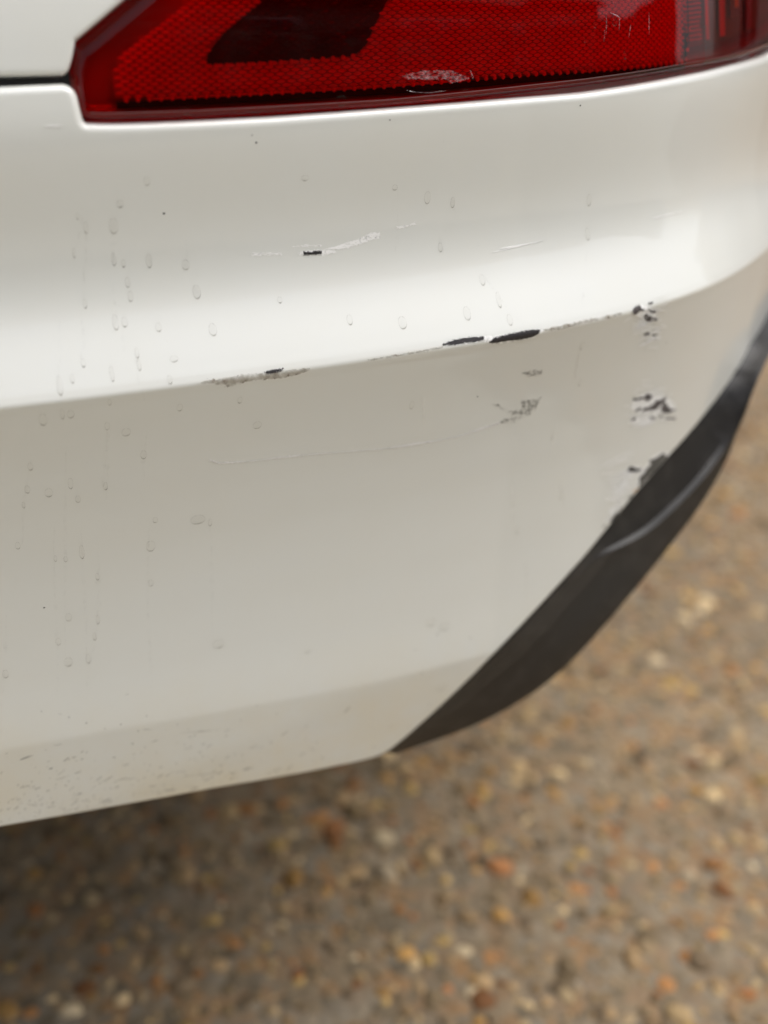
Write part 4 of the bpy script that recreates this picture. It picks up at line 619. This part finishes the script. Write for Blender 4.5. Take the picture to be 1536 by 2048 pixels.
def house(loc, rz, w, d, eave, ridge, wm, label, wins, door):
    h = empty('house', loc, label, 'house'); h.rotation_euler = (0, 0, rz)
    V = [(-w/2, 0, 0), (w/2, 0, 0), (w/2, d, 0), (-w/2, d, 0), (-w/2, 0, eave), (w/2, 0, eave), (w/2, d, eave), (-w/2, d, eave), (-w/2, d/2, ridge), (w/2, d/2, ridge)]
    mesh('wall', V, [(0, 1, 5, 4), (1, 2, 6, 9, 5), (2, 3, 7, 6), (3, 0, 4, 8, 7)], wm, h, smooth=False)
    o_ = .35; k = (ridge - eave) / (d / 2); R = []
    for y0, y1 in ((-o_, d / 2), (d + o_, d / 2)):
        z0 = eave - k * o_ + .02; R += [(-w/2 - o_, y0, z0), (w/2 + o_, y0, z0), (w/2 + o_, y1, ridge + .02), (-w/2 - o_, y1, ridge + .02)]
    ro = mesh('roof', R, [(0, 1, 2, 3), (5, 4, 7, 6)], ROOFM, h, smooth=False); sm = ro.modifiers.new('thickness', 'SOLIDIFY'); sm.thickness = .12; sm.offset = 1
    for x, z, ww, hh in wins:
        fr = boxes('window', [((x, -.02, z + hh/2 - .04), (ww, .10, .08)), ((x, -.02, z - hh/2 + .04), (ww, .10, .08)), ((x - ww/2 + .04, -.021, z), (.08, .098, hh - .16)), ((x + ww/2 - .04, -.021, z), (.08, .098, hh - .16)), ((x, -.022, z), (.06, .09, hh - .16))], FRM, h)
        boxes('pane', [((x, .0, z), (ww - .1, .03, hh - .1))], GLASS, fr); boxes('sill', [((x, -.06, z - hh/2 - .04), (ww + .16, .2, .07))], FRM, fr)
    if door is not None:
        dr = boxes('door', [((door, -.02, 1.02), (.92, .08, 2.04))], DOORM, h, .01); boxes('handle', [((door + .36, -.09, 1.0), (.03, .06, .14))], SILV, dr)
    boxes('chimney', [((w * .3, d / 2, ridge + .3), (.7, .6, 1.4))], wm, ro)
    return h
house((1.0, -7.2, 0), math.radians(180), 24, 7, 5.3, 8.8, WALLM[0], 'unseen long red brick house with brown roof, shaped for the paint reflection', [(x, 3.9, 1.4, 1.2) for x in (-9, -6, -3, 0, 3, 6, 9)] + [(x, 1.4, 1.8, 1.3) for x in (-9, -6, -3, 3, 6, 9)], 0.2)
house((10.0, 5.8, 0), math.radians(-90), 9, 7, 5.0, 7.8, WALLM[1], 'unseen cream rendered house with brown roof, placed to cut the sky reflection', [(-2.6, 3.7, 1.3, 1.2), (2.4, 3.7, 1.3, 1.2), (-2.6, 1.4, 1.6, 1.3), (2.4, 1.4, 1.6, 1.3)], None)

# unseen hedges added to darken reflections: one behind the camera, one at the right
LEAF = mat('dark_leaf', (.035, .060, .022), rough=.5, noise=(3.0, (.05, .085, .03), .4, .65))
def make_unseen_hedge(loc, rz, L, H, nl, size, label):
    hedge = empty('hedge', loc, label, 'hedge'); hedge.rotation_euler = (0, 0, rz)
    u = rng.uniform(size=(nl, 3)); hx = (u[:, 0] - .5) * L; top = H + .12 * np.sin(hx * 1.7) + .08 * np.sin(hx * 4.3 + 1) + .15 * np.sin(hx * .61 + 2)
    face = rng.uniform(size=nl); hy = np.where(face < .68, .42 + rng.normal(0, .06, nl), (u[:, 1] - .5) * .9); hz = np.where(face < .68, u[:, 2] * top, top + rng.normal(0, .05, nl))
    cen = np.stack([hx, hy, np.clip(hz, .03, 5)], -1); d1 = rng.normal(size=(nl, 3)); d1 /= np.linalg.norm(d1, axis=1)[:, None]; d2 = np.cross(d1, rng.normal(size=(nl, 3))); d2 /= np.linalg.norm(d2, axis=1)[:, None]
    ls_ = rng.uniform(.6, 1.4, (nl, 1)) * size; LV = np.stack([cen - d1 * ls_, cen + d2 * ls_ * .45, cen + d1 * ls_, cen - d2 * ls_ * .45], 1).reshape(-1, 3)
    me = bpy.data.meshes.new('foliage'); me.vertices.add(nl * 4); me.vertices.foreach_set('co', LV.ravel().astype(np.float32)); me.loops.add(nl * 4); me.loops.foreach_set('vertex_index', np.arange(nl * 4, dtype=np.int32)); me.polygons.add(nl); me.polygons.foreach_set('loop_start', (np.arange(nl) * 4).astype(np.int32)); me.update(calc_edges=True)
    fo = link('foliage', me, LEAF, hedge, smooth=False); fo['kind'] = 'stuff'
    cx = np.linspace(-L / 2 + .1, L / 2 - .1, 80); tp = H - .1 + .12 * np.sin(cx * 1.7) + .15 * np.sin(cx * .61 + 2)
    v, f = grid(np.stack([np.stack([cx, np.full(80, yy), zz], -1) for yy, zz in ((.36, np.zeros(80)), (.38, tp * .6), (.30, tp), (-.30, tp), (-.38, tp * .6), (-.36, np.zeros(80)))], 1)); mesh('inner_mass', v, f, LEAF, hedge)
make_unseen_hedge((.8, -5.0, 0), 0, 15, 3.1, 28000, .05, 'unseen dark evergreen hedge added to darken the lamp reflection')
make_unseen_hedge((9.6, -6.3, 0), math.radians(90), 9.6, 3.2, 14000, .06, 'unseen evergreen hedge added to block low sky in the reflections')
